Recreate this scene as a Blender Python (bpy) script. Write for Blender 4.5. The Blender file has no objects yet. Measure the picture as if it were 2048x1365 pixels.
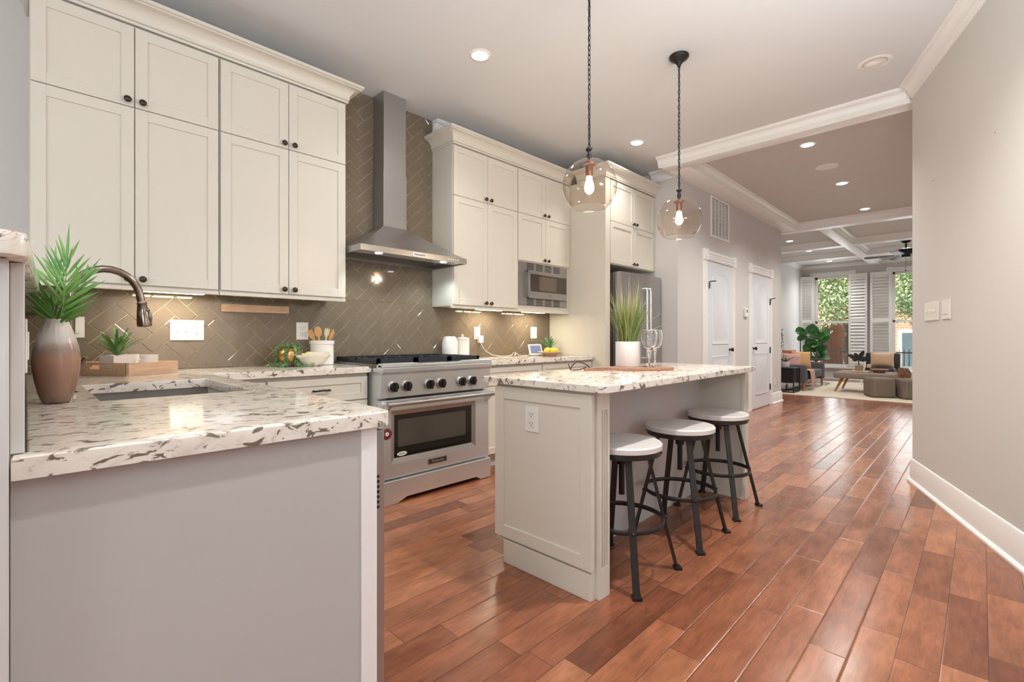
import bpy, bmesh, math, random
from mathutils import Vector, Matrix
rnd = random.Random(7)
SC = bpy.context.scene
COL = SC.collection
PI = math.pi

# ---------------------------------------------------------------- camera, world, light, exposure
cam_d = bpy.data.cameras.new('camera'); cam = bpy.data.objects.new('camera', cam_d); COL.objects.link(cam)
cam_d.sensor_fit = 'HORIZONTAL'; cam_d.sensor_width = 36.0; cam_d.lens = 36.0*955/2048
cam_d.shift_y = -(682.5-675)/2048
cam_d.clip_start = .02; cam_d.clip_end = 200
A = math.atan2(1960-1024, 955)
cam.location = (0, 0, 1.11)
cam.rotation_euler = (PI/2, 0, A-PI/2)
SC.camera = cam

w = bpy.data.worlds.new('world'); SC.world = w; w.use_nodes = True
bg = w.node_tree.nodes['Background']; bg.inputs[0].default_value = (.80, .90, 1.0, 1); bg.inputs[1].default_value = 1.1
SC.view_settings.view_transform = 'Standard'; SC.view_settings.look = 'None'
SC.view_settings.exposure = 0.15; SC.view_settings.gamma = 1.0
try: SC.view_settings.use_curve_mapping = False
except Exception: pass

def sun(name, rot, e, ang, col):
    d = bpy.data.lights.new(name, 'SUN'); d.energy = e; d.angle = ang; d.color = col
    o = bpy.data.objects.new(name, d); COL.objects.link(o); o.rotation_euler = rot; return o
sun('sun', (math.radians(-15), math.radians(-50), 0), 8.0, .02, (1, .95, .85))   # shines towards +x, over the house, on the street

def area(name, loc, tgt, sx, sy, e, col=(1, 1, 1), parent=None, spread=PI):
    d = bpy.data.lights.new(name, 'AREA'); d.shape = 'RECTANGLE'; d.size = sx; d.size_y = sy; d.energy = e; d.color = col
    d.spread = spread
    o = bpy.data.objects.new(name, d); COL.objects.link(o); o.location = loc
    o.rotation_euler = (Vector(tgt)-Vector(loc)).to_track_quat('-Z', 'Y').to_euler()
    return o
# fill lights added behind the camera, and daylight of the living room's street windows
area('window_daylight', (-3.3, .25, 1.6), (0, .25, 1.6), 2.2, 2.0, 48, (.93, .965, 1))
area('window_daylight', (2.0, -3.6, 1.55), (2.1, 0, 1.2), 2.0, 2.0, 14, (.92, .96, 1))
area('window_daylight', (14.9, 2.85, 1.55), (10, 2.85, 1.3), .75, 2.3, 13, (.90, .95, 1))
area('window_daylight', (14.9, 1.15, 1.55), (10, 1.15, 1.3), .75, 2.3, 13, (.90, .95, 1))
# upward fill added to brighten the ceiling as a bounced flash would
area('bounced_flash', (-.9, -.9, 1.75), (-.5, -.5, 3.06), .8, .8, 80, (.90, .95, 1))
area('bounced_flash', (1.9, -.4, 1.75), (2.0, .1, 3.06), .5, .5, 34, (.90, .95, 1))

# ---------------------------------------------------------------- materials
def lin(c):
    return tuple(((v/255)/12.92 if v/255 <= .04045 else ((v/255+.055)/1.055)**2.4) for v in c)
def N(nt, t, **kw):
    n = nt.nodes.new(t)
    for k, v in kw.items(): setattr(n, k, v)
    return n
def mat(name, rgb, rough=.5, metal=0, spec=.5, var=.04, scale=8, bump=0, bscale=200, coat=0, stretch=None, emis=None, estr=0, trans=0):
    m = bpy.data.materials.new(name); m.use_nodes = True; nt = m.node_tree; b = nt.nodes['Principled BSDF']
    c = lin(rgb)
    b.inputs['Roughness'].default_value = rough; b.inputs['Metallic'].default_value = metal
    b.inputs['Specular IOR Level'].default_value = spec; b.inputs['Coat Weight'].default_value = coat
    tc = N(nt, 'ShaderNodeTexCoord'); mp = N(nt, 'ShaderNodeMapping'); nt.links.new(tc.outputs['Object'], mp.inputs[0])
    if stretch: mp.inputs['Scale'].default_value = stretch
    no = N(nt, 'ShaderNodeTexNoise'); no.inputs['Scale'].default_value = scale; no.inputs['Detail'].default_value = 3
    nt.links.new(mp.outputs[0], no.inputs['Vector'])
    mx = N(nt, 'ShaderNodeMix', data_type='RGBA')
    mx.inputs[6].default_value = tuple(v*(1-var) for v in c)+(1,); mx.inputs[7].default_value = tuple(min(1, v*(1+var)) for v in c)+(1,)
    nt.links.new(no.outputs['Fac'], mx.inputs[0]); nt.links.new(mx.outputs[2], b.inputs['Base Color'])
    if bump:
        n2 = N(nt, 'ShaderNodeTexNoise'); n2.inputs['Scale'].default_value = bscale; nt.links.new(mp.outputs[0], n2.inputs['Vector'])
        bp = N(nt, 'ShaderNodeBump'); bp.inputs['Strength'].default_value = bump; bp.inputs['Distance'].default_value = .002
        nt.links.new(n2.outputs['Fac'], bp.inputs['Height']); nt.links.new(bp.outputs[0], b.inputs['Normal'])
    if emis:
        b.inputs['Emission Color'].default_value = lin(emis)+(1,); b.inputs['Emission Strength'].default_value = estr
    if trans: b.inputs['Transmission Weight'].default_value = trans
    return m

def thin_glass(name, tint, gl=.12):
    m = bpy.data.materials.new(name); m.use_nodes = True; nt = m.node_tree; nt.nodes.clear()
    out = N(nt, 'ShaderNodeOutputMaterial'); t = N(nt, 'ShaderNodeBsdfTransparent'); g = N(nt, 'ShaderNodeBsdfGlossy')
    t.inputs[0].default_value = tuple(tint)+(1,); g.inputs['Roughness'].default_value = .02
    lw = N(nt, 'ShaderNodeLayerWeight'); lw.inputs['Blend'].default_value = .5
    mx = N(nt, 'ShaderNodeMixShader')
    fr = math_node(nt, 'MULTIPLY_ADD', math_node(nt, 'POWER', lw.outputs['Facing'], 2.4), gl, .035)
    ge = N(nt, 'ShaderNodeNewGeometry'); fr = math_node(nt, 'MULTIPLY', fr, math_node(nt, 'MULTIPLY_ADD', ge.outputs['Backfacing'], -.75, 1)); nt.links.new(fr, mx.inputs[0]); nt.links.new(t.outputs[0], mx.inputs[1]); nt.links.new(g.outputs[0], mx.inputs[2])
    nt.links.new(mx.outputs[0], out.inputs[0]); return m

def math_node(nt, op, a, b=None, c=None):
    n = N(nt, 'ShaderNodeMath', operation=op)
    for i, v in enumerate((a, b, c)):
        if v is None: continue
        if isinstance(v, (int, float)): n.inputs[i].default_value = v
        else: nt.links.new(v, n.inputs[i])
    return n.outputs[0]

def floor_material():
    m = bpy.data.materials.new('red_brown_plank_wood'); m.use_nodes = True; nt = m.node_tree; b = nt.nodes['Principled BSDF']
    L = nt.links.new
    tc = N(nt, 'ShaderNodeTexCoord'); sp = N(nt, 'ShaderNodeSeparateXYZ'); L(tc.outputs['Object'], sp.inputs[0])
    W = .1163
    yv = math_node(nt, 'DIVIDE', math_node(nt, 'ADD', sp.outputs[1], 4*W*10-.205+.0), W)
    row = math_node(nt, 'FLOOR', yv); fy = math_node(nt, 'FRACT', yv)
    wr = N(nt, 'ShaderNodeTexWhiteNoise', noise_dimensions='1D'); L(row, wr.inputs['W'])
    ln = math_node(nt, 'MULTIPLY_ADD', wr.outputs['Value'], .45, .52)
    off = math_node(nt, 'MULTIPLY', wr.outputs['Value'], 37.3)
    xv = math_node(nt, 'DIVIDE', math_node(nt, 'ADD', sp.outputs[0], math_node(nt, 'ADD', off, 20)), ln)
    colm = math_node(nt, 'FLOOR', xv); fx = math_node(nt, 'FRACT', xv)
    cv = N(nt, 'ShaderNodeCombineXYZ'); L(row, cv.inputs[0]); L(colm, cv.inputs[1])
    wn = N(nt, 'ShaderNodeTexWhiteNoise', noise_dimensions='3D'); L(cv.outputs[0], wn.inputs['Vector'])
    rp = N(nt, 'ShaderNodeValToRGB'); L(wn.outputs['Value'], rp.inputs[0])
    e = rp.color_ramp.elements
    e[0].position = 0; e[0].color = lin((118, 69, 48))+(1,)
    e[1].position = 1; e[1].color = lin((168, 111, 80))+(1,)
    for p, c in ((.12, (136, 82, 58)), (.4, (149, 92, 65)), (.7, (158, 100, 71))):
        k = rp.color_ramp.elements.new(p); k.color = lin(c)+(1,)
    # grain: noise stretched along the board, shifted per board
    sh = N(nt, 'ShaderNodeVectorMath', operation='MULTIPLY'); L(wn.outputs['Color'], sh.inputs[0]); sh.inputs[1].default_value = (50, 50, 50)
    ad = N(nt, 'ShaderNodeVectorMath', operation='ADD'); L(tc.outputs['Object'], ad.inputs[0]); L(sh.outputs[0], ad.inputs[1])
    mp = N(nt, 'ShaderNodeMapping'); mp.inputs['Scale'].default_value = (3.0, 16, 1); L(ad.outputs[0], mp.inputs[0])
    no = N(nt, 'ShaderNodeTexNoise'); no.inputs['Scale'].default_value = 2.4; no.inputs['Detail'].default_value = 8; no.inputs['Roughness'].default_value = .68
    no.inputs['Distortion'].default_value = .8; L(mp.outputs[0], no.inputs['Vector'])
    mp2 = N(nt, 'ShaderNodeMapping'); mp2.inputs['Scale'].default_value = (1.6, 3.5, 1); L(ad.outputs[0], mp2.inputs[0])
    n2 = N(nt, 'ShaderNodeTexNoise'); n2.inputs['Scale'].default_value = 2.6; n2.inputs['Detail'].default_value = 5; L(mp2.outputs[0], n2.inputs['Vector'])
    gr = N(nt, 'ShaderNodeMapRange'); L(no.outputs['Fac'], gr.inputs[0]); gr.inputs[1].default_value = .3; gr.inputs[2].default_value = .7; gr.inputs[3].default_value = .74; gr.inputs[4].default_value = 1.18
    g2 = N(nt, 'ShaderNodeMapRange'); L(n2.outputs['Fac'], g2.inputs[0]); g2.inputs[1].default_value = .3; g2.inputs[2].default_value = .75; g2.inputs[3].default_value = .72; g2.inputs[4].default_value = 1.2
    tot = math_node(nt, 'MULTIPLY', gr.outputs[0], g2.outputs[0])
    # seams
    dy = math_node(nt, 'MULTIPLY', math_node(nt, 'MINIMUM', fy, math_node(nt, 'SUBTRACT', 1, fy)), W)
    dx = math_node(nt, 'MULTIPLY', math_node(nt, 'MINIMUM', fx, math_node(nt, 'SUBTRACT', 1, fx)), ln)
    dmin = math_node(nt, 'MINIMUM', dx, dy)
    sm = N(nt, 'ShaderNodeMapRange'); L(dmin, sm.inputs[0]); sm.inputs[1].default_value = .0004; sm.inputs[2].default_value = .0016; sm.inputs[3].default_value = .22; sm.inputs[4].default_value = 1
    tot2 = math_node(nt, 'MULTIPLY', tot, sm.outputs[0])
    mx = N(nt, 'ShaderNodeVectorMath', operation='SCALE'); L(rp.outputs[0], mx.inputs[0]); L(tot2, mx.inputs['Scale'])
    L(mx.outputs[0], b.inputs['Base Color'])
    rr = N(nt, 'ShaderNodeMapRange'); L(n2.outputs['Fac'], rr.inputs[0]); rr.inputs[3].default_value = .15; rr.inputs[4].default_value = .28; L(rr.outputs[0], b.inputs['Roughness'])
    # bump: rounded board edges and a hand-worked surface
    ed = N(nt, 'ShaderNodeMapRange', interpolation_type='SMOOTHSTEP'); L(dmin, ed.inputs[0]); ed.inputs[1].default_value = 0; ed.inputs[2].default_value = .005
    n3 = N(nt, 'ShaderNodeTexNoise'); n3.inputs['Scale'].default_value = 14; L(mp2.outputs[0], n3.inputs['Vector'])
    tilt = math_node(nt, 'MULTIPLY', wn.outputs['Value'], .25)
    hh = math_node(nt, 'ADD', math_node(nt, 'ADD', ed.outputs[0], math_node(nt, 'MULTIPLY', n2.outputs['Fac'], 1.0)), math_node(nt, 'MULTIPLY', n3.outputs['Fac'], .12))
    bp = N(nt, 'ShaderNodeBump'); bp.inputs['Strength'].default_value = .22; bp.inputs['Distance'].default_value = .004
    L(math_node(nt, 'ADD', hh, tilt), bp.inputs['Height']); L(bp.outputs[0], b.inputs['Normal'])
    b.inputs['Specular IOR Level'].default_value = .55
    return m

def granite_material():
    m = bpy.data.materials.new('cream_quartz_with_brown_flecks'); m.use_nodes = True; nt = m.node_tree; b = nt.nodes['Principled BSDF']
    L = nt.links.new
    tc = N(nt, 'ShaderNodeTexCoord')
    wp = N(nt, 'ShaderNodeTexNoise'); wp.inputs['Scale'].default_value = 7; wp.inputs['Detail'].default_value = 2; L(tc.outputs['Object'], wp.inputs['Vector'])
    sc = N(nt, 'ShaderNodeVectorMath', operation='SCALE'); sc.inputs['Scale'].default_value = .16; L(wp.outputs['Color'], sc.inputs[0])
    ad = N(nt, 'ShaderNodeVectorMath', operation='ADD'); L(tc.outputs['Object'], ad.inputs[0]); L(sc.outputs[0], ad.inputs[1])
    def layer(scale, lo, hi, st, det=3):
        mp = N(nt, 'ShaderNodeMapping'); mp.inputs['Scale'].default_value = st; mp.inputs['Rotation'].default_value = (0, 0, .5); L(ad.outputs[0], mp.inputs[0])
        n = N(nt, 'ShaderNodeTexNoise'); n.inputs['Scale'].default_value = scale; n.inputs['Detail'].default_value = det; n.inputs['Distortion'].default_value = .6; L(mp.outputs[0], n.inputs['Vector'])
        r = N(nt, 'ShaderNodeMapRange'); L(n.outputs['Fac'], r.inputs[0]); r.inputs[1].default_value = lo; r.inputs[2].default_value = hi
        return n, r.outputs[0]
    n1, blotch = layer(23, .585, .62, (1, 2.0, 1.6), 4)
    n2, soft = layer(13, .45, .72, (1, 1.5, 1.3))
    n3, _ = layer(15, 0, 1, (1, 1.9, 1.5), 3)
    vein = math_node(nt, 'ABSOLUTE', math_node(nt, 'SUBTRACT', n3.outputs['Fac'], .5))
    vr = N(nt, 'ShaderNodeMapRange'); L(vein, vr.inputs[0]); vr.inputs[1].default_value = .0; vr.inputs[2].default_value = .02; vr.inputs[3].default_value = 1; vr.inputs[4].default_value = 0
    vm = math_node(nt, 'MULTIPLY', vr.outputs[0], math_node(nt, 'MULTIPLY', soft, .8))
    def mix(f, a, bb):
        x = N(nt, 'ShaderNodeMix', data_type='RGBA')
        L(f, x.inputs[0])
        for i, v in ((6, a), (7, bb)):
            if isinstance(v, tuple): x.inputs[i].default_value = lin(v)+(1,)
            else: L(v, x.inputs[i])
        return x.outputs[2]
    c1 = mix(math_node(nt, 'MULTIPLY', soft, .55), (226, 219, 209), (196, 182, 166))
    c2 = mix(vm, c1, (130, 114, 100))
    c3 = mix(blotch, c2, (114, 99, 88))
    L(c3, b.inputs['Base Color']); b.inputs['Roughness'].default_value = .1; b.inputs['Specular IOR Level'].default_value = .5
    return m

def wood_material(name, c1, c2, scale=(2, 14, 14), rough=.45):
    m = bpy.data.materials.new(name); m.use_nodes = True; nt = m.node_tree; b = nt.nodes['Principled BSDF']; L = nt.links.new
    tc = N(nt, 'ShaderNodeTexCoord'); mp = N(nt, 'ShaderNodeMapping'); mp.inputs['Scale'].default_value = scale; L(tc.outputs['Object'], mp.inputs[0])
    no = N(nt, 'ShaderNodeTexNoise'); no.inputs['Scale'].default_value = 4; no.inputs['Detail'].default_value = 6; no.inputs['Distortion'].default_value = .7; L(mp.outputs[0], no.inputs['Vector'])
    r = N(nt, 'ShaderNodeValToRGB'); L(no.outputs['Fac'], r.inputs[0]); r.color_ramp.elements[0].position = .3; r.color_ramp.elements[1].position = .7
    r.color_ramp.elements[0].color = lin(c1)+(1,); r.color_ramp.elements[1].color = lin(c2)+(1,)
    L(r.outputs[0], b.inputs['Base Color']); b.inputs['Roughness'].default_value = rough
    return m

def steel_material(name, rgb, rough, horizontal=True):
    m = mat(name, rgb, rough, .82, var=.06, scale=3, stretch=(1, 1, 60) if horizontal else (60, 60, 1))
    nt = m.node_tree; b = nt.nodes['Principled BSDF']
    tc = N(nt, 'ShaderNodeTexCoord'); mp = N(nt, 'ShaderNodeMapping'); mp.inputs['Scale'].default_value = (3, 3, 500) if horizontal else (500, 500, 3)
    nt.links.new(tc.outputs['Object'], mp.inputs[0])
    no = N(nt, 'ShaderNodeTexNoise'); no.inputs['Scale'].default_value = 2; nt.links.new(mp.outputs[0], no.inputs['Vector'])
    bp = N(nt, 'ShaderNodeBump'); bp.inputs['Strength'].default_value = .06; bp.inputs['Distance'].default_value = .001
    nt.links.new(no.outputs['Fac'], bp.inputs['Height']); nt.links.new(bp.outputs[0], b.inputs['Normal'])
    return m

def vase_material(zm, zr):
    m = bpy.data.materials.new('ombre_glazed_ceramic'); m.use_nodes = True; nt = m.node_tree; b = nt.nodes['Principled BSDF']; L = nt.links.new
    tc = N(nt, 'ShaderNodeTexCoord'); sp = N(nt, 'ShaderNodeSeparateXYZ'); L(tc.outputs['Object'], sp.inputs[0])
    mp = N(nt, 'ShaderNodeMapping'); mp.inputs['Scale'].default_value = (60, 60, 8); L(tc.outputs['Object'], mp.inputs[0])
    no = N(nt, 'ShaderNodeTexNoise'); no.inputs['Scale'].default_value = 1; no.inputs['Detail'].default_value = 4; L(mp.outputs[0], no.inputs['Vector'])
    z = math_node(nt, 'ADD', sp.outputs[2], math_node(nt, 'MULTIPLY', math_node(nt, 'SUBTRACT', no.outputs['Fac'], .5), .05))
    r = N(nt, 'ShaderNodeValToRGB'); mr = N(nt, 'ShaderNodeMapRange'); L(z, mr.inputs[0]); mr.inputs[2].default_value = .25; L(mr.outputs[0], r.inputs[0])
    e = r.color_ramp.elements; e[0].position = .0; e[0].color = lin((124, 98, 86))+(1,); e[1].position = 1; e[1].color = lin((205, 196, 188))+(1,)
    for p, c in ((.3, (140, 106, 90)), (.52, (156, 118, 100)), (.62, (142, 122, 112)), (.68, (160, 144, 136)), (.74, (188, 180, 174))):
        k = e.new(p); k.color = lin(c)+(1,)
    L(r.outputs[0], b.inputs['Base Color']); b.inputs['Roughness'].default_value = .16
    return m

def brick_material():
    m = bpy.data.materials.new('red_brick'); m.use_nodes = True; nt = m.node_tree; b = nt.nodes['Principled BSDF']; L = nt.links.new
    tc = N(nt, 'ShaderNodeTexCoord'); sp = N(nt, 'ShaderNodeSeparateXYZ'); cb = N(nt, 'ShaderNodeCombineXYZ'); L(tc.outputs['Object'], sp.inputs[0])
    L(math_node(nt, 'ADD', sp.outputs[0], sp.outputs[1]), cb.inputs[0]); L(sp.outputs[2], cb.inputs[1])
    br = N(nt, 'ShaderNodeTexBrick'); br.inputs['Scale'].default_value = 3; br.inputs['Color1'].default_value = lin((192, 142, 116))+(1,)
    br.inputs['Color2'].default_value = lin((176, 120, 96))+(1,); br.inputs['Mortar'].default_value = lin((196, 176, 158))+(1,); L(cb.outputs[0], br.inputs['Vector'])
    L(br.outputs[0], b.inputs['Base Color']); b.inputs['Roughness'].default_value = .9
    return m

def leaf_material(name, c1, c2, rough=.45, scale=30):
    m = wood_material(name, c1, c2, (scale/20, scale/20, scale/20), rough); b = m.node_tree.nodes['Principled BSDF']
    b.inputs['Subsurface Weight'].default_value = 0
    return m

M = {}
M['cream'] = mat('cream_cabinet_paint', (213, 208, 196), .34, var=.012)
M['wall'] = mat('warm_grey_wall_paint', (207, 205, 202), .75, var=.01, bump=.05)
M['wall_dark'] = mat('taupe_wall_paint', (203, 200, 197), .75, var=.01, bump=.05)
M['ceil'] = mat('ceiling_paint', (217, 219, 220), .85, var=.008)
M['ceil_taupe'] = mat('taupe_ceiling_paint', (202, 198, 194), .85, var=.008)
M['greige'] = mat('greige_panel_paint', (185, 182, 179), .7, var=.01)  # wall paint with the end panel's weaker light darkened into its colour
M['trim'] = mat('white_trim_paint', (236, 236, 234), .35, var=.008)
M['door'] = mat('white_door_paint', (212, 216, 221), .35, var=.008)
M['floor'] = floor_material()
M['granite'] = granite_material()
M['grout'] = mat('beige_grout', (206, 194, 170), .85)
M['tile'] = mat('taupe_glass_tile', (118, 105, 89), .07, var=.07, scale=6, spec=.55)
M['steel'] = steel_material('brushed_steel', (220, 226, 230), .34)
M['steel_v'] = steel_material('brushed_steel_upright', (172, 171, 170), .3, False)
M['steel_hood'] = steel_material('satin_steel', (168, 164, 160), .3)
M['plate'] = mat('pale_metal_plate', (214, 212, 210), .4, .4)
M['steel_dark'] = steel_material('dark_steel', (120, 116, 112), .35)
M['bronze'] = mat('dark_bronze', (74, 64, 56), .35, .9)
M['nickel'] = mat('brushed_dark_nickel', (138, 122, 112), .22, 1)
M['black'] = mat('black_metal', (34, 32, 31), .45, .3)
M['iron'] = mat('black_cast_iron', (34, 38, 48), .42, .2, bump=.2)
M['gunmetal'] = mat('dark_gunmetal', (58, 54, 52), .42, .6)
M['blackglass'] = mat('black_oven_glass', (20, 19, 18), .05, spec=.8)
M['brownglass'] = mat('smoked_brown_glass', (64, 52, 44), .06, spec=.8)
M['dark'] = mat('dark_void', (14, 13, 12), .8)
M['white'] = mat('white_ceramic', (235, 232, 228), .25, var=.01)
M['whitemat'] = mat('matte_white_ceramic', (226, 222, 220), .6, var=.01)
M['plastic'] = mat('white_plastic', (226, 224, 218), .35, var=.005)
M['slot'] = mat('grey_slot', (88, 82, 76), .7)
M['seat'] = wood_material('whitewashed_wood', (212, 209, 205), (226, 223, 219), (3, 24, 24), .5)
M['oak'] = wood_material('light_oak', (192, 156, 126), (216, 182, 152), (3, 20, 20))
M['walnutlight'] = wood_material('warm_wood', (140, 98, 76), (174, 130, 104), (3, 20, 20))
M['knifebar'] = wood_material('pale_maple', (186, 150, 120), (206, 172, 142), (4, 30, 30))
M['spoon'] = wood_material('beech_wood', (206, 152, 92), (226, 178, 120), (6, 6, 2))
M['spoonlight'] = wood_material('pale_wood', (226, 206, 164), (240, 222, 186), (6, 6, 2))
M['legwood'] = wood_material('orange_oak_leg', (150, 96, 54), (180, 122, 74), (8, 8, 2))
M['leather'] = mat('dark_brown_leather', (60, 36, 28), .6)
M['gold'] = mat('satin_gold', (196, 154, 96), .25, .9)
M['lemon'] = mat('lemon_peel', (238, 208, 66), .4, bump=.3, bscale=120)
M['palm'] = leaf_material('palm_green', (66, 126, 52), (138, 180, 94), .4)
M['fern'] = leaf_material('fern_green', (74, 118, 60), (150, 182, 112), .6)
M['pearls'] = leaf_material('succulent_green', (66, 120, 70), (150, 190, 136), .5, 160)
M['grass'] = leaf_material('grass_green', (62, 98, 46), (122, 142, 74), .5, 10)
M['drygrass'] = leaf_material('yellow_green_grass', (124, 130, 66), (190, 184, 118), .5, 10)
M['fig'] = leaf_material('fig_green', (26, 78, 32), (74, 136, 58), .3, 10)
M['tree'] = leaf_material('tree_green', (116, 150, 106), (220, 230, 180), .6, 4)
M['darkleaf'] = mat('dark_leaf', (44, 42, 38), .35, var=.2)
M['greyleaf'] = mat('grey_green_leaf', (110, 116, 100), .5, var=.2)
M['bark'] = mat('bark', (120, 104, 88), .9, var=.2)
M['sofa'] = mat('charcoal_fabric', (92, 90, 92), .95, var=.08, bump=.3, bscale=300)
M['sofalight'] = mat('light_grey_fabric', (170, 168, 166), .95, var=.06)
M['taupefab'] = mat('taupe_fabric', (122, 108, 96), .95, var=.06, bump=.3, bscale=300)
M['benchfab'] = mat('grey_brown_fabric', (142, 128, 116), .95, var=.06, bump=.3, bscale=300)
M['tan'] = mat('tan_fabric', (206, 160, 112), .9, var=.06)
M['peach'] = mat('peach_fabric', (216, 182, 152), .9, var=.06)
M['pink'] = mat('dusty_pink_fabric', (196, 158, 150), .9, var=.06)
M['red'] = mat('rust_red_fabric', (150, 74, 62), .9, var=.06)
M['throw'] = mat('pink_knit', (198, 164, 144), .95, var=.12, scale=40)
M['rug'] = mat('beige_rug', (212, 200, 180), .98, var=.12, scale=5, bump=.3, bscale=150)
M['leatherblack'] = mat('black_leather', (50, 48, 48), .35)
M['brick'] = brick_material()
M['paving'] = mat('grey_paving', (150, 146, 140), .9)
M['pane_grey'] = mat('grey_window_glass', (92, 104, 110), .1)
M['glass'] = thin_glass('clear_window_glass', (.98, .99, .99), .25)
M['globe'] = thin_glass('champagne_glass', (.92, .865, .81), 1.0)
M['wine'] = mat('clear_wine_glass', (255, 255, 255), .0, var=0, trans=1)
M['wine'].node_tree.nodes['Principled BSDF'].inputs['IOR'].default_value = 1.45
M['bulb'] = mat('amber_bulb', (255, 214, 150), .3, emis=(255, 196, 120), estr=22)
M['lamp'] = mat('lit_lens', (255, 250, 240), .3, emis=(255, 247, 234), estr=14)
M['lampoff'] = mat('unlit_lens', (226, 220, 214), .3)
M['led'] = mat('cool_led', (255, 255, 255), .3, emis=(222, 240, 255), estr=16)
M['strip'] = mat('warm_strip_lens', (255, 250, 235), .3, emis=(255, 240, 205), estr=10)
M['screen'] = mat('lit_screen', (96, 108, 140), .15, emis=(110, 122, 158), estr=.35)
M['bulbmetal'] = mat('coppery_socket', (120, 78, 62), .35, .6)
M['maroon'] = mat('maroon_enamel', (110, 44, 42), .35)
M['paper'] = mat('off_white_board', (226, 220, 210), .8)
M['candle'] = mat('candle_wax', (226, 196, 160), .5)
M['cord'] = mat('white_cord', (240, 238, 232), .5)

# ---------------------------------------------------------------- mesh helpers
class MB:
    def __init__(s, T=None): s.bm = bmesh.new(); s.T = T or Matrix.Identity(4)
    def v(s, p): return s.bm.verts.new(s.T @ Vector(p))
    def face(s, vs):
        try: return s.bm.faces.new(vs)
        except ValueError: return None
    def box(s, x0, x1, y0, y1, z0, z1, bev=0, seg=2):
        v = [s.v((x, y, z)) for x in (x0, x1) for y in (y0, y1) for z in (z0, z1)]
        fs = [s.face([v[i] for i in q]) for q in ((0, 1, 3, 2), (4, 6, 7, 5), (0, 4, 5, 1), (2, 3, 7, 6), (0, 2, 6, 4), (1, 5, 7, 3))]
        if bev:
            es = list({e for f in fs if f for e in f.edges})
            bmesh.ops.bevel(s.bm, geom=es, offset=bev, segments=seg, profile=.6, affect='EDGES')
        return s
    def prism(s, poly, ax, a0, a1, bev=0):
        def mk(p, a):
            return {'x': (a, p[0], p[1]), 'y': (p[0], a, p[1]), 'z': (p[0], p[1], a)}[ax]
        lo = [s.v(mk(p, a0)) for p in poly]; hi = [s.v(mk(p, a1)) for p in poly]
        n = len(poly); fs = [s.face(lo[::-1]), s.face(hi)]
        for i in range(n): fs.append(s.face([lo[i], lo[(i+1) % n], hi[(i+1) % n], hi[i]]))
        if bev:
            es = list({e for f in fs if f for e in f.edges})
            bmesh.ops.bevel(s.bm, geom=es, offset=bev, segments=2, profile=.6, affect='EDGES')
        return s
    def lathe(s, prof, c=(0, 0, 0), seg=32, axis='z', cap0=True, cap1=True):
        rings = []
        for r, z in prof:
            ring = []
            for i in range(seg):
                a = 2*PI*i/seg; q = (r*math.cos(a), r*math.sin(a))
                p = {'z': (c[0]+q[0], c[1]+q[1], c[2]+z), 'y': (c[0]+q[0], c[1]+z, c[2]+q[1]), 'x': (c[0]+z, c[1]+q[0], c[2]+q[1])}[axis]
                ring.append(s.v(p))
            rings.append(ring)
        for a, b in zip(rings, rings[1:]):
            for i in range(seg): s.face([a[i], a[(i+1) % seg], b[(i+1) % seg], b[i]])
        if cap0: s.face(rings[0][::-1])
        if cap1: s.face(rings[-1])
        return s
    def tube(s, pts, r, seg=8, closed=False, flat=1.0):
        pts = [Vector(p) for p in pts]; n = len(pts)
        rs = r if isinstance(r, (list, tuple)) else [r]*n
        rings = []; up = None
        for i, p in enumerate(pts):
            if closed: t = pts[(i+1) % n]-pts[i-1]
            else: t = pts[min(i+1, n-1)]-pts[max(i-1, 0)]
            t.normalize()
            if up is None:
                up = Vector((0, 0, 1)) if abs(t.z) < .9 else Vector((1, 0, 0))
            sd = t.cross(up)
            if sd.length < 1e-5: sd = t.cross(Vector((0, 1, 0)))
            sd.normalize(); up = sd.cross(t).normalized()
            rings.append([s.v(p+(sd*math.cos(2*PI*k/seg)+up*flat*math.sin(2*PI*k/seg))*rs[i]) for k in range(seg)])
        for i in range(n if closed else n-1):
            a, b = rings[i], rings[(i+1) % n]
            for k in range(seg): s.face([a[k], a[(k+1) % seg], b[(k+1) % seg], b[k]])
        if not closed: s.face(rings[0][::-1]); s.face(rings[-1])
        return s
    def sphere(s, c, rx, ry=None, rz=None, seg=20, rings=12):
        ry = ry or rx; rz = rz or rx
        rr = []
        for i in range(1, rings):
            th = PI*i/rings
            rr.append([s.v((c[0]+rx*math.sin(th)*math.cos(2*PI*k/seg), c[1]+ry*math.sin(th)*math.sin(2*PI*k/seg), c[2]-rz*math.cos(th))) for k in range(seg)])
        b = s.v((c[0], c[1], c[2]-rz)); t = s.v((c[0], c[1], c[2]+rz))
        for k in range(seg):
            s.face([b, rr[0][(k+1) % seg], rr[0][k]]); s.face([t, rr[-1][k], rr[-1][(k+1) % seg]])
        for a, d in zip(rr, rr[1:]):
            for k in range(seg): s.face([a[k], a[(k+1) % seg], d[(k+1) % seg], d[k]])
        return s
    def bar(s, p0, p1, w, t, wide=None):
        """flat bar from p0 to p1, w wide along the vector `wide`, t thick"""
        p0, p1 = Vector(p0), Vector(p1); d = (p1-p0).normalized(); wd = Vector(wide) if wide else d.cross(Vector((0, 0, 1)))
        wd = (wd-d*wd.dot(d)).normalized(); th = d.cross(wd).normalized()
        q = [[s.v(p+wd*w/2*a+th*t/2*b) for a, b in ((-1, -1), (1, -1), (1, 1), (-1, 1))] for p in (p0, p1)]
        s.face(q[0][::-1]); s.face(q[1])
        for k in range(4): s.face([q[0][k], q[0][(k+1) % 4], q[1][(k+1) % 4], q[1][k]])
        return s
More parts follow.
